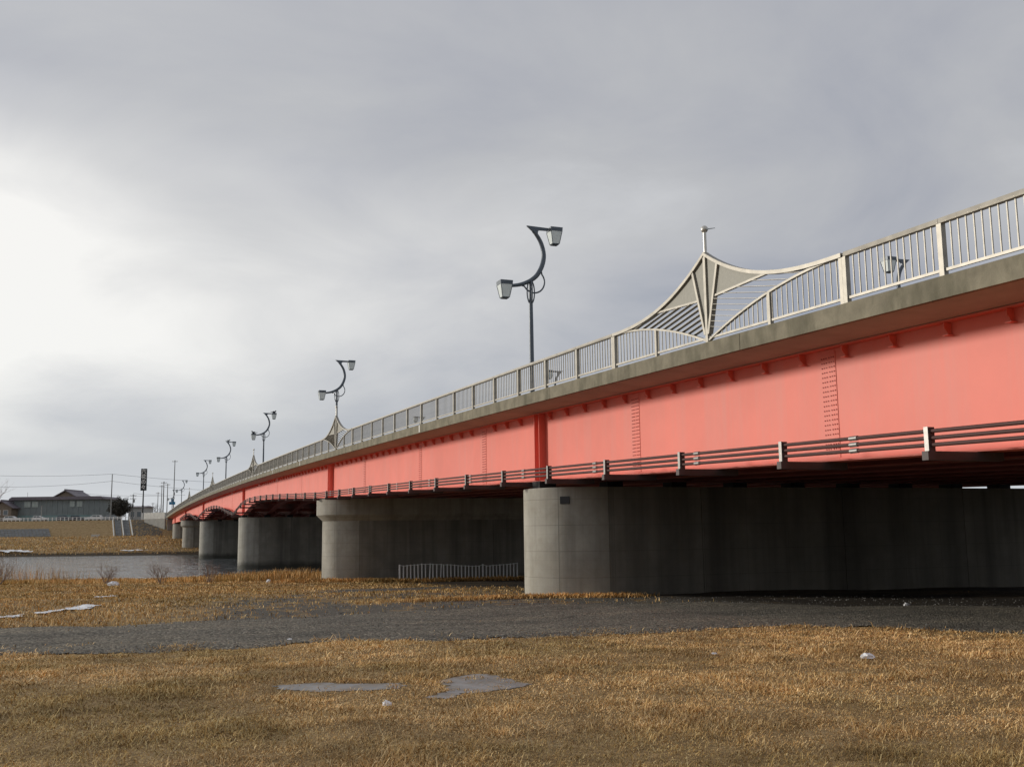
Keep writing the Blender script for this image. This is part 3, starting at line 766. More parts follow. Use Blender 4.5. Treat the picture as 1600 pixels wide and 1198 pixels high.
# ------------------------------------------------------------------ fence of stakes before the second pier
fence = thing('stake_fence', 'row of thin white stakes joined by a wire in front of the second pier', 'fence', (18.4, 69.4, 0))
tops = []
for i in range(34):
    x = 18.4+8.9*i/33; yy = 69.4+0.02*i; z = tz1(x, yy); big = i in (0, 23)
    lean = random.uniform(-0.02, 0.02)+(0.07 if i in (8, 11) else 0)
    hh = 1.12+0.10*math.sin(i*0.21)+random.uniform(-0.02, 0.02)+(0.08 if big else 0)
    w_ = 0.046 if not big else 0.062
    MB().add and None
    q = MB(); q.tube([(0, 0, -0.25), (lean, 0, hh)], w_, 6); q.build('stake', 'stake', fence, loc=(x-18.4, yy-69.4, z))
    tops.append((x-18.4+lean, yy-69.4, z+hh-0.04))
MB().tube(tops, 0.02, 5).build('wire', 'stake', fence)

# ------------------------------------------------------------------ puddles, snow, litter
sheet('frozen_puddle', PUD1, 'ice', 0.005, 'long thin frozen puddle in the grass, left of the wider one', 'puddle', 'frozen puddles', 0.11)
sheet('frozen_puddle', PUD2, 'ice', 0.005, 'wider frozen puddle in the foreground grass, right of the thin one', 'puddle', 'frozen puddles', 0.11)
sheet('snow_patch', [(-2.12, 31.99), (-1.53, 33.4), (-0.82, 35.9), (-0.25, 35.5), (-0.59, 33.9), (-1.23, 32.3), (-1.85, 31.45)], 'snow', 0.02, 'longest strip of old snow in the brown grass beyond the gravel', 'snow', 'snow remnants', 0.25, 0.07, 0.05)
sheet('snow_patch', [(-3.6, 29.6), (-2.69, 30.3), (-2.3, 30.7), (-2.16, 29.6), (-2.57, 29.1)], 'snow', 0.02, 'short strip of old snow at the left edge by the gravel', 'snow', 'snow remnants', 0.25, 0.07, 0.05)
sheet('snow_patch', [(-0.84, 40.9), (0.0, 43.6), (0.3, 43.9), (-0.2, 41.4)], 'snow', 0.02, 'faint farthest strip of old snow in the meadow', 'snow', 'snow remnants', 0.25, 0.06, 0.05)
def sd_poly(l): return [to_xy(s, d) for s, d in l]
def px_s(px, d): return (px-800)/1600*d
sheet('snow_patch', sd_poly([(px_s(-60, 217), 216.2), (px_s(60, 217), 215.6), (px_s(66, 217), 216.4), (px_s(20, 219), 220), (px_s(-60, 219), 221)]), 'snow', 0.12, 'white snow shelf on the far river bank at the left edge', 'snow', 'snow remnants', 0.8, 0.5, 0.25)
sheet('snow_patch', sd_poly([(px_s(192, 216), 216), (px_s(235, 216), 216.2), (px_s(232, 218), 218), (px_s(196, 218), 217.6)]), 'snow', 0.08, 'thin snow strip on the far river bank near the bridge', 'snow', 'snow remnants', 0.8, 0.35, 0.25)

def crumple(name, x, y, sx, sy, sz, lb, cat='litter', seed=1):
    rd = random.Random(seed); b = MB(); nu, nv = 18, 10; vs = []
    for j in range(nv+1):
        th = math.pi*j/nv
        for i in range(nu):
            ph = 2*math.pi*i/nu; v = Vector((math.sin(th)*math.cos(ph), math.sin(th)*math.sin(ph), math.cos(th)))
            k = 0.72+0.55*abs(mnoise.noise(v*2.3+Vector((seed*3.1, 0, 0))))+0.22*mnoise.noise(v*6+Vector((0, seed, 0)))
            vs.append((v.x*sx*k, v.y*sy*k, max(-0.3*sz, v.z*sz*k)+0.3*sz))
    fs = [(j*nu+i, (j+1)*nu+i, (j+1)*nu+(i+1) % nu, j*nu+(i+1) % nu) for j in range(nv) for i in range(nu)]
    b.add(vs, fs, False)
    o = tag(b.build(name, 'bag'), lb, cat, 'scraps of litter'); o.location = (x, y, tz1(x, y)+0.02); o.rotation_euler = (0, 0, -YAW)
crumple('plastic_bag', 9.34, 11.28, 0.11, 0.06, 0.055, 'crumpled white plastic bag lying on the grass at the right', 'bag', 2)
crumple('paper_scrap', 2.58, 10.21, 0.05, 0.035, 0.04, 'small white scrap on the grass in front of the puddles', 'litter', 3)
crumple('paper_scrap', 18.68, 20.98, 0.09, 0.06, 0.07, 'small pale scrap on the dark gravel under the bridge', 'litter', 4)
crumple('paper_scrap', 7.99, 12.87, 0.05, 0.03, 0.02, 'flat white scrap on the grass in front of the first pier', 'litter', 5)
crumple('paper_scrap', 2.9, 18.3, 0.05, 0.035, 0.025, 'tiny white scrap on the gravel track at the left', 'litter', 6)
crumple('plastic_bag', 0.09, 74.28, 0.45, 0.28, 0.25, 'pale crumpled bag by a bare shrub near the river', 'bag', 7)
crumple('paper_scrap', 10.69, 77.38, 0.2, 0.15, 0.2, 'white scrap in the tall grass before the third pier', 'litter', 8)

# ------------------------------------------------------------------ dry grass
STRAW = np.array([1.22, 1.16, 1.04])*np.array([[0.69, 0.50, 0.265], [0.57, 0.385, 0.175], [0.44, 0.272, 0.115], [0.78, 0.61, 0.37], [0.32, 0.222, 0.095], [0.52, 0.33, 0.14], [0.60, 0.43, 0.22]])
def blades(name, x, y, length, width, tilt, label, tone=None, z=None):
    n = len(x); z = (tz(x, y) if z is None else z)-0.005
    az = rng.uniform(0, 2*math.pi, n); hd = np.stack([np.cos(az), np.sin(az), np.zeros(n)], -1)
    fa = az+math.pi/2+rng.normal(0, 0.5, n); wd = np.stack([np.cos(fa), np.sin(fa), np.zeros(n)], -1)*(width/2)[:,None]
    base = np.stack([x, y, z], -1)
    up = np.array([0, 0, 1.0])
    mid = base+(hd*np.sin(tilt*0.6)[:,None]+up*np.cos(tilt*0.6)[:,None])*(length*0.55)[:,None]
    tip = mid+(hd*np.sin(np.minimum(tilt*1.35, 1.75))[:,None]+up*np.cos(np.minimum(tilt*1.35, 1.75))[:,None])*(length*0.45)[:,None]
    V = np.stack([base-wd, base+wd, mid+wd*0.8, mid-wd*0.8, tip], 1).reshape(-1, 3)
    i = np.arange(n)*5
    loops = np.stack([i, i+1, i+2, i+3, i+3, i+2, i+4], -1).ravel()
    starts = np.stack([np.arange(n)*7, np.arange(n)*7+4], -1).ravel(); tot = np.tile([4, 3], n)
    me = bpy.data.meshes.new(name); me.vertices.add(len(V)); me.vertices.foreach_set('co', V.astype(np.float32).ravel())
    me.loops.add(len(loops)); me.loops.foreach_set('vertex_index', loops.astype(np.int32))
    me.polygons.add(2*n); me.polygons.foreach_set('loop_start', starts.astype(np.int32)); me.polygons.foreach_set('loop_total', tot.astype(np.int32))
    me.update(calc_edges=True)
    c = STRAW[rng.integers(0, len(STRAW), n)]
    g = fbm(x*0.55+40, y*0.55); g2 = fbm(x*0.13+5, y*0.13+70)
    g3 = fbm(x*2.3+11, y*2.3+60)
    k = (0.20+0.78*g+0.86*g3)[:,None]*rng.uniform(0.8, 1.2, n)[:,None]; c = c*k
    c = c*(1-0.35*np.clip((g2-0.45)*3, 0, 1)[:,None]*np.array([0.0, 0.15, 0.35]))
    ol = np.clip((fbm(x*0.30+90, y*0.42+12)-0.47)*5, 0, 1)[:,None]     # olive, thinner turf in patches
    c = c*(1-ol*np.array([0.30, 0.26, 0.32]))
    if tone is not None: c = c*np.asarray(tone)
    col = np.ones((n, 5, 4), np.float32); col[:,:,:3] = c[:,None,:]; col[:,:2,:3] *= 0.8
    a = me.color_attributes.new('tint', 'FLOAT_COLOR', 'POINT'); a.data.foreach_set('color', col.ravel())
    me.materials.append(M['blade'])
    return link(name, me, None, kind='stuff', label=label, category='grass')
def scatter(n, d0, d1, half, power=1.0):
    u = rng.random(n); d = d0*(d1/d0)**u if power == 0 else (d0**power+u*(d1**power-d0**power))**(1/power)
    s = (rng.random(n)*2-1)*(half+0.60*d)
    return to_xy(s, d)
# mown meadow, densest near the camera
x, y = scatter(800000, 4.6, 24, 2.0, 0.5)
yfr = np.interp(x, [p[0] for p in FRONT], [p[1] for p in FRONT])
keep = ~in_poly(x, y, TRACKP) | (y < yfr+4.5*(fbm(x*0.9, y*0.9)-0.47)+rng.exponential(0.40, len(x))) | (rng.random(len(x)) < 0.006)
for P_ in (PUD1, PUD2): keep &= ~in_poly(x, y, P_) | (fbm(x*4+1, y*4) > 0.60+rng.normal(0, 0.04, len(x)))
pat = fbm(x*0.8+3, y*0.8+8); keep &= rng.random(len(x)) < (0.45+1.0*pat)
keep &= ~((y > np.interp(x, [p[0] for p in BACK], [p[1] for p in BACK])) & (rng.random(len(x)) < 0.9))
x, y = x[keep], y[keep]; s_, d_s = to_sd(x, y)
clump = fbm(x*1.7, y*1.7+20)
L = (0.030+0.21*np.clip(clump-0.42, 0, 1)**1.2)*rng.uniform(0.55, 1.5, len(x)); tilt = rng.uniform(0.75, 1.85, len(x))
long_ = rng.random(len(x)) < 0.02; L = np.where(long_, L*2.2+0.05, L)
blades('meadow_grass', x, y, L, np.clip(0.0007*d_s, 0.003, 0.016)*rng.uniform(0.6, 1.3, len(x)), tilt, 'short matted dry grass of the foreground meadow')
# farther meadow in patches round the gravel
x, y = scatter(230000, 22, 97, 3, 0.5)
s_, d_s = to_sd(x, y)
yba = np.interp(x, [p[0] for p in BACK], [p[1] for p in BACK])
keep = (~in_poly(x, y, TRACKP) | ((x < 17) & (y > yba-2.8*(fbm(x*0.8+5, y*0.8)-0.38)-0.5*rng.random(len(x))))) & (rng.random(len(x)) > gravel_mask(x, y)*1.5-0.12) & (rng.random(len(x)) > soil_mask(x, y)*1.4)
pat = fbm(x*0.45+3, y*0.45+8); keep &= rng.random(len(x)) < (0.1+1.4*pat)
for py in PIERS: keep &= ~((np.abs(y-py) < 2.1) & (x > 14.1) & (x < 38))
x, y, d_s = x[keep], y[keep], d_s[keep]
tall = np.clip((d_s-80)/20, 0, 1)
L = (0.05+0.09*fbm(x*0.9, y*0.9)+0.16*tall*fbm(x*0.3, y*0.3+4))*rng.uniform(0.6, 1.4, len(x))
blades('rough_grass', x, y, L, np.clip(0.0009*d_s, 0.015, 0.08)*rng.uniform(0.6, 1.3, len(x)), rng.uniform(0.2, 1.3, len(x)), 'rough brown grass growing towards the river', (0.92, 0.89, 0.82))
# tall tufts at the first pier's foot, along the fence and the second pier
tx_, ty_ = [], []
def strip(n, pts, wdt):
    p = np.array(pts); seg = rng.integers(0, len(p)-1, n); t = rng.random(n)[:,None]
    q = p[seg]*(1-t)+p[seg+1]*t+rng.normal(0, wdt, (n, 2)); tx_.append(q[:,0]); ty_.append(q[:,1])
strip(5000, [(9, 31.5), (12.0, 32.3), (13.6, 32.6), (15, 31.6), (16.5, 31.3)], 0.30)
strip(9000, [(16, 69.2), (18.4, 68.6), (22, 68.2), (27, 68.3), (31, 68.2)], 0.45)
strip(6000, [(11, 73), (13.4, 72), (15.5, 70.4), (18.4, 69.8)], 0.5)
x, y = np.concatenate(tx_), np.concatenate(ty_)
keep = np.ones(len(x), bool)
for py in PIERS: keep &= ~((np.abs(y-py) < 2.15) & (x > 14.4))
x, y = x[keep], y[keep]; s_, d_s = to_sd(x, y)
blades('tuft_grass', x, y, (0.02+0.0045*d_s)*rng.uniform(0.4, 1.2, len(x)), 0.0009*d_s*rng.uniform(0.7, 1.3, len(x)), rng.uniform(0.3, 1.5, len(x)), 'taller orange brown grass tufts at the pier feet and the fence', (0.95, 0.86, 0.74))
# high dry grass and reeds on the near river bank
x, y = scatter(60000, 80, 97, 6, 1.0); keep = (rng.random(len(x)) < 0.25+1.2*fbm(x*0.25, y*0.25)) & ~((x > 13.5) & (x < 39) & (np.abs(y-127) < 2.2))
x, y = x[keep], y[keep]; s_, d_s = to_sd(x, y)
bushy = np.clip(1.2-np.abs(s_+30)/30, 0.25, 1)
blades('bank_grass', x, y, (0.14+0.30*fbm(x*0.18, y*0.18+9)+0.9*np.clip((x-4)/8, 0, 1)*fbm(x*0.3, y*0.3))*rng.uniform(0.5, 1.3, len(x)), rng.uniform(0.04, 0.08, len(x)), rng.uniform(0.05, 0.7, len(x)), 'tall dry grass along the near river bank', (0.96, 0.89, 0.78))
x, y = to_xy(rng.uniform(-62, -34, 2600), rng.uniform(90, 97, 2600)); s_, d_s = to_sd(x, y)
dn = np.clip((-36-s_)/22, 0.05, 1)*rng.random(len(x)); keep = dn > 0.12; x, y, s_ = x[keep], y[keep], s_[keep]
blades('river_reeds', x, y, rng.uniform(1.2, 3.0, len(x))*np.clip(0.45+(-36-s_)/34, 0.4, 1), rng.uniform(0.016, 0.034, len(x)), rng.uniform(0.02, 0.45, len(x)), 'tall thin reeds standing before the water at the left', (0.85, 0.72, 0.58))
# far bank grass
x, y = scatter(70000, 214, 272, 10, 1.0); s_, d_s = to_sd(x, y)
keep = (x < 45) & (rng.random(len(x)) < 0.2+1.2*fbm(x*0.12, y*0.25)); x, y = x[keep], y[keep]
blades('far_bank_grass', x, y, rng.uniform(0.15, 0.55, len(x))*(0.4+fbm(x*0.1, y*0.2)), rng.uniform(0.10, 0.2, len(x)), rng.uniform(0.1, 0.9, len(x)), 'dry grass flat between the river and the far levee', (0.90, 0.87, 0.80))
# loose stones on the gravel
x, y = scatter(26000, 13, 34, 3, 0.6); keep = in_poly(x, y, TRACKP) | (rng.random(len(x)) < gravel_mask(x, y)*0.5); x, y = x[keep], y[keep]
sb = np.array([(1,0,0), (-0.5,0.87,0), (-0.5,-0.87,0), (0,0,0.8)]); nst = len(x)
an = rng.uniform(0, 6.28, nst); szs = rng.uniform(0.012, 0.032, nst)*np.where(rng.random(nst) < 0.03, 1.7, 1)
ca, sa = np.cos(an), np.sin(an); V = np.zeros((nst, 4, 3))
for k in range(4):
    V[:,k,0] = x+szs*(sb[k,0]*ca-sb[k,1]*sa); V[:,k,1] = y+szs*(sb[k,0]*sa+sb[k,1]*ca); V[:,k,2] = tz(x, y)+0.014+szs*sb[k,2]
F = (np.arange(nst)[:,None,None]*4+np.array([[0,1,3], [1,2,3], [2,0,3]])[None]).reshape(-1, 3)
sm_ = bpy.data.meshes.new('loose_stones'); sm_.from_pydata(V.reshape(-1,3).tolist(), [], F.tolist())
def stone_tint(me, n):
    g_ = rng.uniform(0.05, 0.26, n); c_ = np.ones((n, 4, 4), np.float32); c_[:,:,0] = g_[:,None]; c_[:,:,1] = g_[:,None]*0.98; c_[:,:,2] = g_[:,None]*0.92
    a = me.color_attributes.new('tint', 'FLOAT_COLOR', 'POINT'); a.data.foreach_set('color', c_.ravel())
stone_tint(sm_, nst); sm_.materials.append(M['blade']); link('loose_stones', sm_, None, kind='stuff', label='loose grey stones scattered over the gravel track', category='stones')

# ------------------------------------------------------------------ bare shrubs
def twigs(b, p, d, ln, r, lev, rd, spread=0.55):
    if lev == 0: return
    n_ = 3; pts = [p]; q = Vector(p); dd = Vector(d)
    for i in range(n_):
        dd = (dd+Vector((rd.uniform(-1,1), rd.uniform(-1,1), rd.uniform(-0.3,0.6)))*0.16).normalized(); q = q+dd*ln/n_; pts.append(tuple(q))
    b.tube(pts, [r*(1-0.45*i/n_) for i in range(n_+1)], 5 if lev > 2 else 3, caps=False)
    for k in range(rd.choice((2, 3, 3))):
        a = rd.randint(1, n_); nd = (dd+Vector((rd.uniform(-1,1), rd.uniform(-1,1), rd.uniform(-0.25,0.8)))*spread*1.4).normalized()
        twigs(b, pts[a], nd, ln*rd.uniform(0.55, 0.8), r*0.55, lev-1, rd, spread)
def shrub(x, y, h, lb, seed):
    t = thing('bare_shrub', lb, 'shrub', (x, y, tz1(x, y)-0.05), group='bare shrubs on the river bank'); rd = random.Random(seed)
    for k in range(10):
        b = MB(); twigs(b, (rd.uniform(-.1,.1), rd.uniform(-.1,.1), 0), Vector((rd.uniform(-.8,.8), rd.uniform(-.8,.8), 1)).normalized(), h*0.5, 0.02, 5, rd)
        b.build('stem', 'twig', t)
shrub(-0.42, 80.2, 1.5, 'dense low bare shrub on the river bank beside the pale bag', 1)
shrub(3.22, 78.7, 1.6, 'spreading bare shrub on the bank, middle of the three left of the piers', 2)
shrub(6.57, 79.2, 1.4, 'thin bare shrub on the bank, nearest of the three to the piers', 3)
shrub(-7.7, 84.0, 2.4, 'tall bare shrub at the left edge among the reeds', 4)

# ------------------------------------------------------------------ far levee
def at(px, d, dz=0.0):
    # a point across the far bank: bearing of an image column, distance d along the line of sight
    x, y = to_xy((px-800)/1600*d, d); return x, y
def slope_poly(pts): return pts
LEV = lambda d: float(np.interp(d, PD, PZ))+EYE
def slope_panel(parent_name, label, cat, p0, p1, d0, d1, nu, nv, m, gap=0.05, th=0.10, skew=0.0):
    # paved field on the levee face made of separate blocks, p0..p1 = columns, d0..d1 = up the slope
    t = thing(parent_name, label, cat, (0, 0, 0))
    for j in range(nv):
        for i in range(nu):
            def pt(u, v, h):
                d = d0+(d1-d0)*v; s = ((p0+(p1-p0)*u+skew*(1-v))-800)/1600*d
                x, y = to_xy(s, d); return (x, y, LEV(d)+h)
            e = gap/2; u0_, u1_ = (i+e)/nu, (i+1-e)/nu; v0_, v1_ = (j+e)/nv, (j+1-e)/nv
            h = th*random.uniform(0.7, 1.2); b = MB()
            b.add([pt(u0_,v0_,-0.3), pt(u1_,v0_,-0.3), pt(u1_,v1_,-0.3), pt(u0_,v1_,-0.3), pt(u0_,v0_,h), pt(u1_,v0_,h), pt(u1_,v1_,h), pt(u0_,v1_,h)],
                  [(0,3,2,1), (4,5,6,7), (0,1,5,4), (1,2,6,5), (2,3,7,6), (3,0,4,7)])
            b.build('block', m, t)
    return t
slope_panel('revetment', 'grey concrete block field low on the levee at the left edge', 'revetment', -40, 80, 272.5, 278.5, 22, 4, 'block', 0.08, 0.10, 4)
slope_panel('revetment', 'left of two grey block strips between pale kerbs on the levee', 'revetment', 181, 191, 272.5, 284.8, 3, 10, 'block', 0.08, 0.10, 3)
slope_panel('revetment', 'right of two grey block strips between pale kerbs on the levee', 'revetment', 194, 203.5, 272.5, 284.8, 3, 10, 'block', 0.08, 0.10, 4)
for k, (a, lb) in enumerate(((178.5, 'leftmost pale kerb running up the levee'), (192.5, 'middle pale kerb between the two block strips on the levee'), (205.5, 'rightmost pale kerb running up the levee beside the stones'))):
    b = MB()
    def kp(px, d, h): x, y = to_xy((px-800)/1600*d, d); return (x, y, LEV(d)+h)
    sk = 3+k
    b.add([kp(a-0.9+sk, 272.3, -0.3), kp(a+0.9+sk, 272.3, -0.3), kp(a+0.9, 285, -0.3), kp(a-0.9, 285, -0.3), kp(a-0.9+sk, 272.3, 0.22), kp(a+0.9+sk, 272.3, 0.22), kp(a+0.9, 285, 0.22), kp(a-0.9, 285, 0.22)],
          [(0,3,2,1), (4,5,6,7), (0,1,5,4), (1,2,6,5), (2,3,7,6), (3,0,4,7)])
    tag(b.build('levee_kerb', 'parapet'), lb, 'kerb', 'kerbs on the levee')
# stone pitching by the abutment, uncountable rubble
b = MB(); rd = random.Random(3)
for k in range(900):
    v = rd.random(); d = 272.3+12.6*v; u = rd.random(); px = 210+(256-210)*u*(1-0.0*v)
    if px > 236 and v > 1-(px-236)/26: continue
    x, y = to_xy((px-800)/1600*d, d); z = LEV(d); r_ = rd.uniform(0.16, 0.34)
    c = [(x+rd.uniform(-.3,.3)*r_+r_*math.cos(a), y+r_*math.sin(a), z-0.1) for a in (0.3, 1.8, 3.4, 4.9)]
    b.add(c+[(x+rd.uniform(-.1,.1), y, z+r_*rd.uniform(0.5, 0.9))], [(0,1,4), (1,2,4), (2,3,4), (3,0,4)])
b.build('stone_pitching', 'riprap', None, kind='stuff', label='dark rubble stone facing on the levee beside the abutment', category='stones')
x, y = at(153, 271.5); tag(MB().box((-0.9, -0.5, -0.3), (0.9, 0.5, 0.45)).prism([(-1.0, 0.45), (1.0, 0.45), (0.85, 0.6), (-0.85, 0.6)], 'y', -0.55, 0.55).build('outlet_box', 'parapet', None, loc=(x, y, tz1(x, y)), rot=(0, 0, -YAW)), 'small pale concrete box at the foot of the levee', 'box')

# abutment with flared wing wall and white parapet
ab = thing('abutment', 'concrete abutment with flared wing wall and white parapet at the far bridge end', 'abutment', (12.9, 292, 0))
def rel_(x, y, z): return (x-12.9, y-292, z)
MB().box(rel_(13.2, 290.9, EYE-1.6), rel_(XE-0.3, 292.6, zb(291)-0.25)).build('seat_wall', 'wing', ab)
MB().box(rel_(13.2, 292.01, zb(291)-0.25), rel_(XE-0.3, 292.8, fz(292)+0.2)).build('back_wall', 'wing', ab)
A_, B_ = (12.75, 292.2), (7.6, 300.4)
def wallq(z0a, z0b, z1a, z1b, t0, t1, m, nm, off=0.0):
    dx, dy = B_[0]-A_[0], B_[1]-A_[1]; L_ = math.hypot(dx, dy); nx, ny = -dy/L_, dx/L_
    P_ = lambda t, o, z: rel_(A_[0]+dx*t+nx*o, A_[1]+dy*t+ny*o, z)
    b = MB(); o0, o1 = -0.2-off, 0.2+off
    b.add([P_(t0,o0,z0a), P_(t1,o0,z0b), P_(t1,o1,z0b), P_(t0,o1,z0a), P_(t0,o0,z1a), P_(t1,o0,z1b), P_(t1,o1,z1b), P_(t0,o1,z1a)], [(0,3,2,1), (4,5,6,7), (0,1,5,4), (1,2,6,5), (2,3,7,6), (3,0,4,7)])
    b.build(nm, m, ab)
wallq(EYE-2.0, EYE+2.6, EYE+4.25, EYE+4.25, 0, 0.97, 'wing', 'wing_wall')
for k in range(6):
    wallq(EYE+4.251, EYE+4.251, EYE+5.9, EYE+6.0, k/6+0.003, (k+1)/6-0.003, 'parapet', 'parapet_panel', 0.05)

# white guard fence on the levee crest
gf = thing('guard_fence', 'low white post and rail guard fence along the levee crest before the cars', 'fence', (*at(40, 286), 0))
gx, gy = at(40, 286)
gp = [at(p, 286.2) for p in np.arange(-60, 209, 6.3)]
for (x, y) in gp: MB().box((-0.09, -0.09, 0), (0.09, 0.09, 0.95)).build('post', 'white', gf, loc=(x-gx, y-gy, EYE+4.18), rot=(0, 0, -YAW))
for hh in (0.45, 0.85):
    b = MB(); a, c = gp[0], gp[-1]
    b.tube([(a[0]-gx, a[1]-gy, EYE+4.2+hh), (c[0]-gx, c[1]-gy, EYE+4.2+hh)], 0.05, 6); b.build('rail', 'white', gf)

# parked cars
def car(px, d, m, lb, ln=4.4, van=False, flip=1):
    x, y = at(px, d); t = thing('parked_car', lb, 'car', (x, y, EYE+4.2), (0, 0, -YAW), group='cars parked on the levee'); h = ln/2
    body = [(-h, 0.35), (-h, 0.78), (-h+0.15, 0.92), (h-1.25, 0.95), (h-0.1, 0.80), (h, 0.62), (h, 0.35)]
    roofp = [(-h+0.12, 0.90), (-h+0.45, 1.46), (-h+0.8, 1.52), (h-2.1, 1.50), (h-1.15, 0.93)] if not van else [(-h+0.05, 0.90), (-h+0.15, 1.68), (-h+0.4, 1.74), (h-1.5, 1.72), (h-0.8, 0.93)]
    fl = lambda P: [(flip*p[0], p[1]) for p in P]
    bd = MB().prism(fl(body), 'y', -0.83, 0.83).prism(fl(roofp), 'y', -0.70, 0.70).build('body', m, t)
    cx = sum(p[0] for p in roofp)/5; cz = 1.2
    win = [(cx+(p[0]-cx)*0.84, cz+(p[1]-cz)*0.70) for p in roofp]
    MB().prism(fl(win), 'y', -0.712, -0.7005).build('side_window', 'glass', bd); MB().prism(fl(win), 'y', 0.7005, 0.712).build('side_window', 'glass', bd)
    MB().box((flip*cx-0.05, -0.72, 0.95), (flip*cx+0.05, -0.713, 1.5)).build('door_pillar', m, bd)
    for wx in (-h+0.8, h-0.85):
        for wy in (-0.80, 0.62):
            w_ = MB().tube([(flip*wx, wy, 0.31), (flip*wx, wy+0.18, 0.31)], 0.31, 14).build('wheel', 'tyre', t)
            MB().tube([(flip*wx, wy-0.004, 0.31), (flip*wx, wy+0.184, 0.31)], 0.18, 10).build('rim', 'galv', w_)
    for wy in (-0.6, 0.6): MB().box((flip*h-0.06, wy-0.15, 0.62), (flip*h+0.015, wy+0.15, 0.74)).build('headlight', 'white', t)
car(23, 291, 'carwhite', 'white estate car at the left end of the parked row', 4.7)
car(66, 291, 'carwhite', 'white hatchback second from the left in the parked row', 4.0)
car(104, 293, 'cardark', 'dark blue car in the middle of the parked row', 4.3)
car(150, 291, 'carwhite', 'white car parked at the right end of the grey hall', 4.5, False, -1)
car(180, 292, 'cargrey', 'grey car parked below the dark evergreen tree', 4.2)
car(124, 297, 'cardark', 'dark car half hidden behind the guard fence, right of the blue one', 4.2)

# hall
hd = 304.0; hx, hy = at(91, hd)
hall = thing('hall', 'long low grey green hall with flat overhanging roof behind the parked cars', 'building', (hx, hy, EYE+4.2), (0, 0, -YAW))
HW = 134/1600*hd/2
MB().box((-HW, 0, 0), (HW, 12, 6.4)).build('wall', 'hall', hall)
MB().box((-HW-0.05, -0.06, 0), (HW+0.05, 0.0-0.002, 1.9)).build('base_course', 'hallbase', hall)
MB().box((-HW-1.0, -1.2, 6.4), (HW+1.3, 13, 6.75)).prism([(-HW-1.0, 6.75), (HW+1.3, 6.75), (HW+0.4, 7.3), (-HW-0.2, 7.3)], 'y', -1.2, 13).build('roof', 'roof', hall)
for k in range(17):
    xx = -HW+0.3+(2*HW-0.6)*k/16; MB().box((xx-0.09, -0.13, 1.9), (xx+0.09, -0.001, 6.39)).build('wall_rib', 'hallrib', hall)
for (a, c) in ((40, 50.5), (52, 62.5), (111, 119), (122, 131)):
    x0 = (a-91)/1600*hd; x1 = (c-91)/1600*hd
    w_ = MB().box((x0, -0.17, 4.2), (x1, -0.01, 6.0)).build('window', 'hallrib', hall)
    MB().box((x0+0.1, -0.19, 4.3), ((x0+x1)/2-0.04, -0.172, 5.9)).build('pane', 'pane', w_); MB().box(((x0+x1)/2+0.04, -0.19, 4.3), (x1-0.1, -0.172, 5.9)).build('pane', 'pane', w_)
MB().tube([((37-91)/1600*hd, 3, 7.3), ((37-91)/1600*hd, 3, 8.8)], 0.05, 6).build('roof_pipe', 'galv', hall)
x, y = at(67.5, 289); tag(MB().tube([(0,0,0), (0,0,4.0)], 0.07, 8).box((-0.16, -0.16, 4.0), (0.16, 0.16, 4.25)).build('light_post', 'galv', None, loc=(x, y, EYE+4.2)), 'short thin pale post standing before the grey hall', 'post')

# houses behind
def house(px, d, w, dep, hw, hr, lb, wm_, rm, axis='x', z0=4.2, wins=()):
    x, y = at(px, d); t = thing('house', lb, 'house', (x, y, EYE+z0), (0, 0, -YAW))
    MB().box((-w/2, 0, 0), (w/2, dep, hw)).build('wall', wm_, t)
    if axis == 'y':      # gable towards the river
        MB().prism([(-w/2, hw+0.001), (w/2, hw+0.001), (0, hw+hr-0.2)], 'y', 0.0, dep).build('gable', wm_, t)
        for sg in (-1, 1): MB().prism([(0, hw+hr), (sg*(w/2+0.9), hw-0.35), (sg*(w/2+0.9), hw-0.1), (0, hw+hr+0.28)], 'y', -0.8, dep+0.8).build('roof', rm, t)
        MB().prism([(-0.25, hw+hr+0.1), (0.25, hw+hr+0.1), (0.18, hw+hr+0.55), (-0.18, hw+hr+0.55)], 'y', -0.9, dep+0.9).build('ridge', rm, t)
    else:
        MB().prism([(-0.7, hw), (dep+0.7, hw), (dep/2, hw+hr)], 'x', -w/2-0.6, w/2+0.6).build('roof', rm, t)
    for (x0, x1, z0_, z1_) in wins:
        f = MB().box((x0, -0.06, z0_), (x1, -0.001, z1_)).build('window', 'white', t); MB().box((x0+0.08, -0.075, z0_+0.08), (x1-0.08, -0.061, z1_-0.08)).build('pane', 'glass', f)
    return t
house(104, 330, 11, 12, 6.0, 3.2, 'house with dark tiled gable roof rising behind the grey hall', 'housewall', 'roof', 'y', 4.2+0.9)
house(6, 300, 5.4, 8, 4.2, 1.7, 'brown gabled house at the left edge behind the white car', 'housewall', 'roof', 'y', 4.2, ((-1.8, -0.4, 2.0, 3.4), (0.4, 1.8, 2.0, 3.4)))
house(19, 312, 3.4, 7, 5.0, 0.7, 'narrow pale house between the brown house and the hall', 'palewall', 'roof', 'x', 4.2, ((-1.2, -0.1, 2.6, 4.2), (0.3, 1.3, 2.6, 4.2)))
house(167, 318, 4.6, 7, 4.6, 0.6, 'low brown house in the gap between the hall and the tree', 'housewall', 'roof', 'x', 4.2, ((-1.6, -0.4, 1.4, 2.8), (0.3, 1.5, 1.4, 2.8)))
house(214, 316, 4.6, 8, 4.2, 0.5, 'pale house with flat dark roof behind the sign pole', 'palewall', 'roof', 'x', 4.2, ((-1.6, -0.3, 1.2, 3.0), (0.3, 1.7, 1.2, 3.0)))

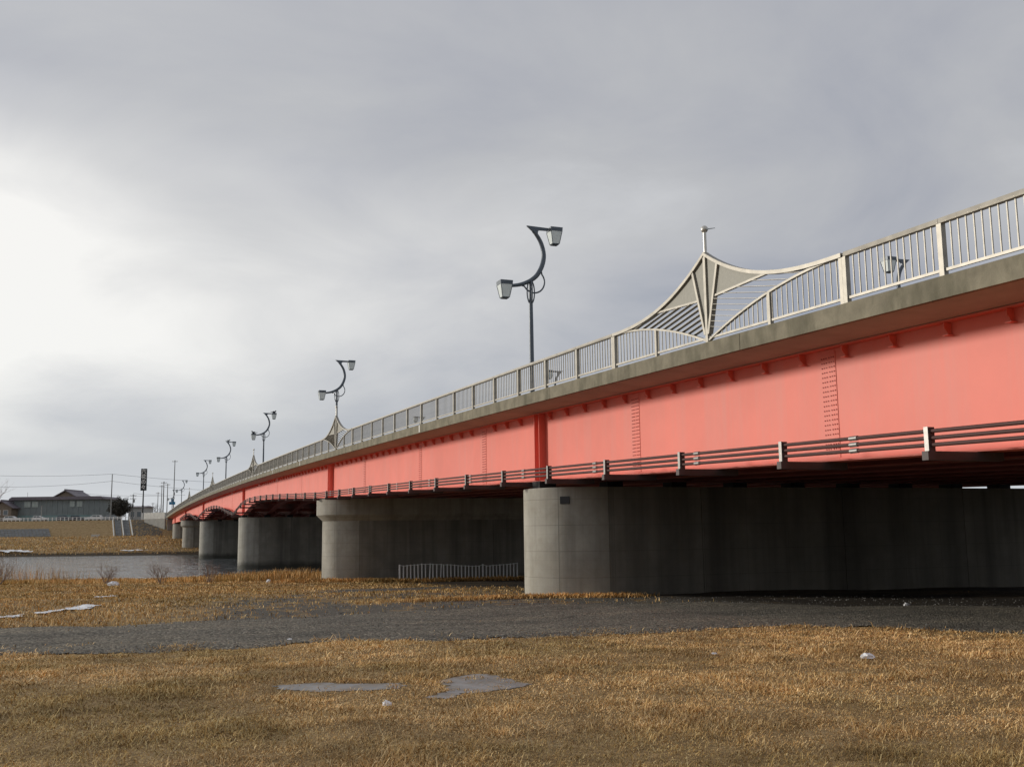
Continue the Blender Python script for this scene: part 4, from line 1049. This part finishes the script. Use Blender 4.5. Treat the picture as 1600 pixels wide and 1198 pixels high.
# evergreen tree
def evergreen(px, d, w, h, lb):
    x, y = at(px, d); t = thing('evergreen_tree', lb, 'tree', (x, y, EYE+4.15)); rd = np.random.default_rng(4)
    MB().tube([(0,0,0), (0.05,0,1.2), (0,0.05,h*0.7)], [0.22, 0.17, 0.06], 8).build('trunk', 'wood', t)
    n_ = 9000; v = rd.normal(size=(n_, 3)); v /= np.linalg.norm(v, axis=1)[:,None]
    lump = np.array([0.80+0.40*mnoise.noise(Vector(q*2.2))+0.18*mnoise.noise(Vector(q*5.5)) for q in v]); rr_ = lump*rd.random(n_)**0.28
    c = v*rr_[:,None]*np.array([w/2, w/2, h*0.48])+np.array([0, 0, h*0.54])
    a = rd.normal(size=(n_, 3)); a /= np.linalg.norm(a, axis=1)[:,None]; bb = np.cross(a, rd.normal(size=(n_, 3))); bb /= np.linalg.norm(bb, axis=1)[:,None]
    s = rd.uniform(0.10, 0.24, n_)[:,None]; V_ = np.stack([c-a*s, c+bb*s*0.45, c+a*s, c-bb*s*0.45], 1).reshape(-1, 3)
    me = bpy.data.meshes.new('crown'); me.from_pydata(V_.tolist(), [], (np.arange(n_)[:,None]*4+np.arange(4)).tolist()); me.materials.append(M['leaf']); link('crown', me, t)
evergreen(189, 298, 7.4, 7.0, 'round dark evergreen tree right of the grey hall')
# bare tree at the left edge
x, y = at(-4, 300); t = thing('bare_tree', 'bare pinkish brown tree at the left edge behind the brown house', 'tree', (x, y, EYE+4.2)); rd = random.Random(9)
b = MB(); b.tube([(0,0,0), (0.1,0,3), (0,0.1,5.5)], [0.2, 0.16, 0.1], 8); b.build('trunk', 'twig', t)
b = MB()
for k in range(7): twigs(b, (0.05, 0.05, 4.2+0.3*k), Vector((rd.uniform(-1,1), rd.uniform(-1,1), 0.7)).normalized(), 3.2, 0.08, 5, rd, 0.6)
b.build('crown', 'twig', t)

# sign tower
x, y = at(224.5, 288); sg_t = thing('sign_tower', 'tall black sign board with white Japanese characters on a dark pole', 'sign', (x, y, EYE+4.2), (0, 0, -YAW))
MB().tube([(0,0,0), (0,0,8.2)], [0.24, 0.16], 10).tube([(0,0,3.6), (0,0,4.0)], 0.28, 10).tube([(0,0,2.8), (0,0,3.0)], 0.28, 10).build('pole', 'dark', sg_t)
bd = MB().box((-0.78, -0.25, 8.1), (0.78, 0.25, 14.2)).build('board', 'dark', sg_t)
for k, ch in enumerate('六花の々'):
    try:
        cu = bpy.data.curves.new('glyph', 'FONT'); cu.body = ch; cu.size = 1.42; cu.align_x = 'CENTER'; cu.extrude = 0.01; cu.offset = 0.02
        to = bpy.data.objects.new('glyph', cu); COL.objects.link(to)
        bpy.context.view_layer.update()
        me = bpy.data.meshes.new_from_object(to.evaluated_get(bpy.context.evaluated_depsgraph_get()))
        bpy.data.objects.remove(to); me.materials.clear(); me.materials.append(M['white'])
        link('character', me, bd, (0, -0.265, 12.95-1.47*k), (R(90), 0, 0))
    except Exception as e: print('glyph', e)
MB().box((-0.18, -0.28, 0.0), (0.18, -0.25, 1.9)).build('pole_panel', 'white', sg_t)

# utility poles and wires
def upole(px, d, h, lb, arms=2, z0=4.2):
    x, y = at(px, d); t = thing('utility_pole', lb, 'utility pole', (x, y, EYE+z0), (0, 0, -YAW), group='utility poles on the far bank')
    MB().tube([(0,0,0), (0,0,h)], [0.19, 0.12], 8).build('pole', 'pole', t)
    for k in range(arms):
        MB().box((-0.9, -0.06, h-0.5-0.9*k), (0.9, 0.06, h-0.38-0.9*k)).build('cross_arm', 'pole', t)
        for xx in (-0.8, -0.3, 0.3, 0.8): MB().tube([(xx, 0, h-0.38-0.9*k), (xx, 0, h-0.18-0.9*k)], 0.05, 6).build('insulator', 'white', t)
    return t
upole(175, 289, 12.9, 'tall bare utility pole left of the evergreen tree', 0)
t = upole(209, 300, 7.6, 'short utility pole with crowded fittings left of the black sign', 2)
MB().tube([(0.25, 0, 5.2), (0.25, 0, 6.1)], 0.26, 8).build('transformer', 'pole', t)
upole(-5, 292, 12.6, 'utility pole at the very left edge with arms reaching into view', 2)
for px, d, h, lb in ((256, 300, 11.2, 'slim pole rising at the end of the white parapet'), (272, 330, 19.5, 'tallest slim pole behind the far end of the bridge'), (262, 360, 13.5, 'thin pole just behind the far bridge end, right of the parapet pole'),
                     (253, 380, 14.0, 'distant pole just left of the parapet pole'), (247.5, 420, 13.0, 'distant pole above the white parapet, middle of the far group'), (240, 460, 10.0, 'smallest distant pole above the white parapet')):
    upole(px, d, h, lb, 1)
def wire(pa, da, za, pb, db, zb_, sag, lb):
    a = Vector((*at(pa, da), EYE+za)); b_ = Vector((*at(pb, db), EYE+zb_)); pts = []
    for t_ in np.linspace(0, 1, 16): p = a.lerp(b_, t_); p.z -= sag*4*t_*(1-t_); pts.append(tuple(p))
    tag(MB().tube(pts, 0.035, 5).build('power_line', 'wire'), lb, 'wire', 'power lines over the far bank')
Z = lambda py, d, px: (836+(178-px)*0.0122-py)*d/1600
wire(-5, 292, Z(744, 292, -5), 175, 289, Z(741.5, 289, 175), 0.35, 'upper wire from the left edge to the tall bare pole')
wire(-5, 292, Z(761.5, 292, -5), 175, 289, Z(752.5, 289, 175), 0.5, 'lower wire from the left edge to the tall bare pole')
wire(175, 289, Z(741.5, 289, 175), 330, 300, Z(754, 300, 330), 0.2, 'upper wire running right from the tall bare pole past the sign')
wire(175, 289, Z(752.5, 289, 175), 330, 300, Z(767, 300, 330), 0.3, 'lower wire running right from the tall bare pole past the sign')
wire(120, 330, Z(771, 330, 120), 290, 330, Z(774, 330, 290), 0.6, 'faint wire passing behind the evergreen tree')
wire(209, 300, Z(771, 300, 209), 256, 300, Z(773, 300, 256), 0.3, 'short wire between the short pole and the parapet pole')
# blue road sign at the bridge end
x, y = at(270, 305); t = thing('road_sign', 'small blue road sign on a post at the far bridge end', 'sign', (x, y, EYE+4.2), (0, 0, -YAW))
MB().tube([(0,0,0), (0,0,6.2)], 0.08, 8).build('post', 'galv', t); MB().box((-0.9, -0.06, 4.6), (0.9, -0.02, 5.4)).build('board', 'bluesign', t); MB().box((-0.35, -0.06, 5.42), (0.35, -0.02, 6.3)).build('board', 'bluesign', t)
# garden trees far beyond the parapet
for k, (px, d, h, lb) in enumerate(((234, 400, 6.0, 'bare distant tree just right of the sign pole'), (243, 420, 7.0, 'bare distant tree above the middle of the white parapet'), (250, 410, 5.5, 'bare distant tree at the right end of the white parapet'))):
    x, y = at(px, d); t = thing('bare_tree', lb, 'tree', (x, y, EYE+4.2), group='distant bare trees'); rd = random.Random(20+k)
    b = MB(); b.tube([(0,0,0), (0,0,h*0.5)], [0.2, 0.12], 6); b.build('trunk', 'wood', t)
    b = MB()
    for q in range(6): twigs(b, (0, 0, h*0.3+0.25*q), Vector((rd.uniform(-1,1), rd.uniform(-1,1), 0.9)).normalized(), h*0.38, 0.10, 4, rd, 0.6)
    b.build('crown', 'wood', t)
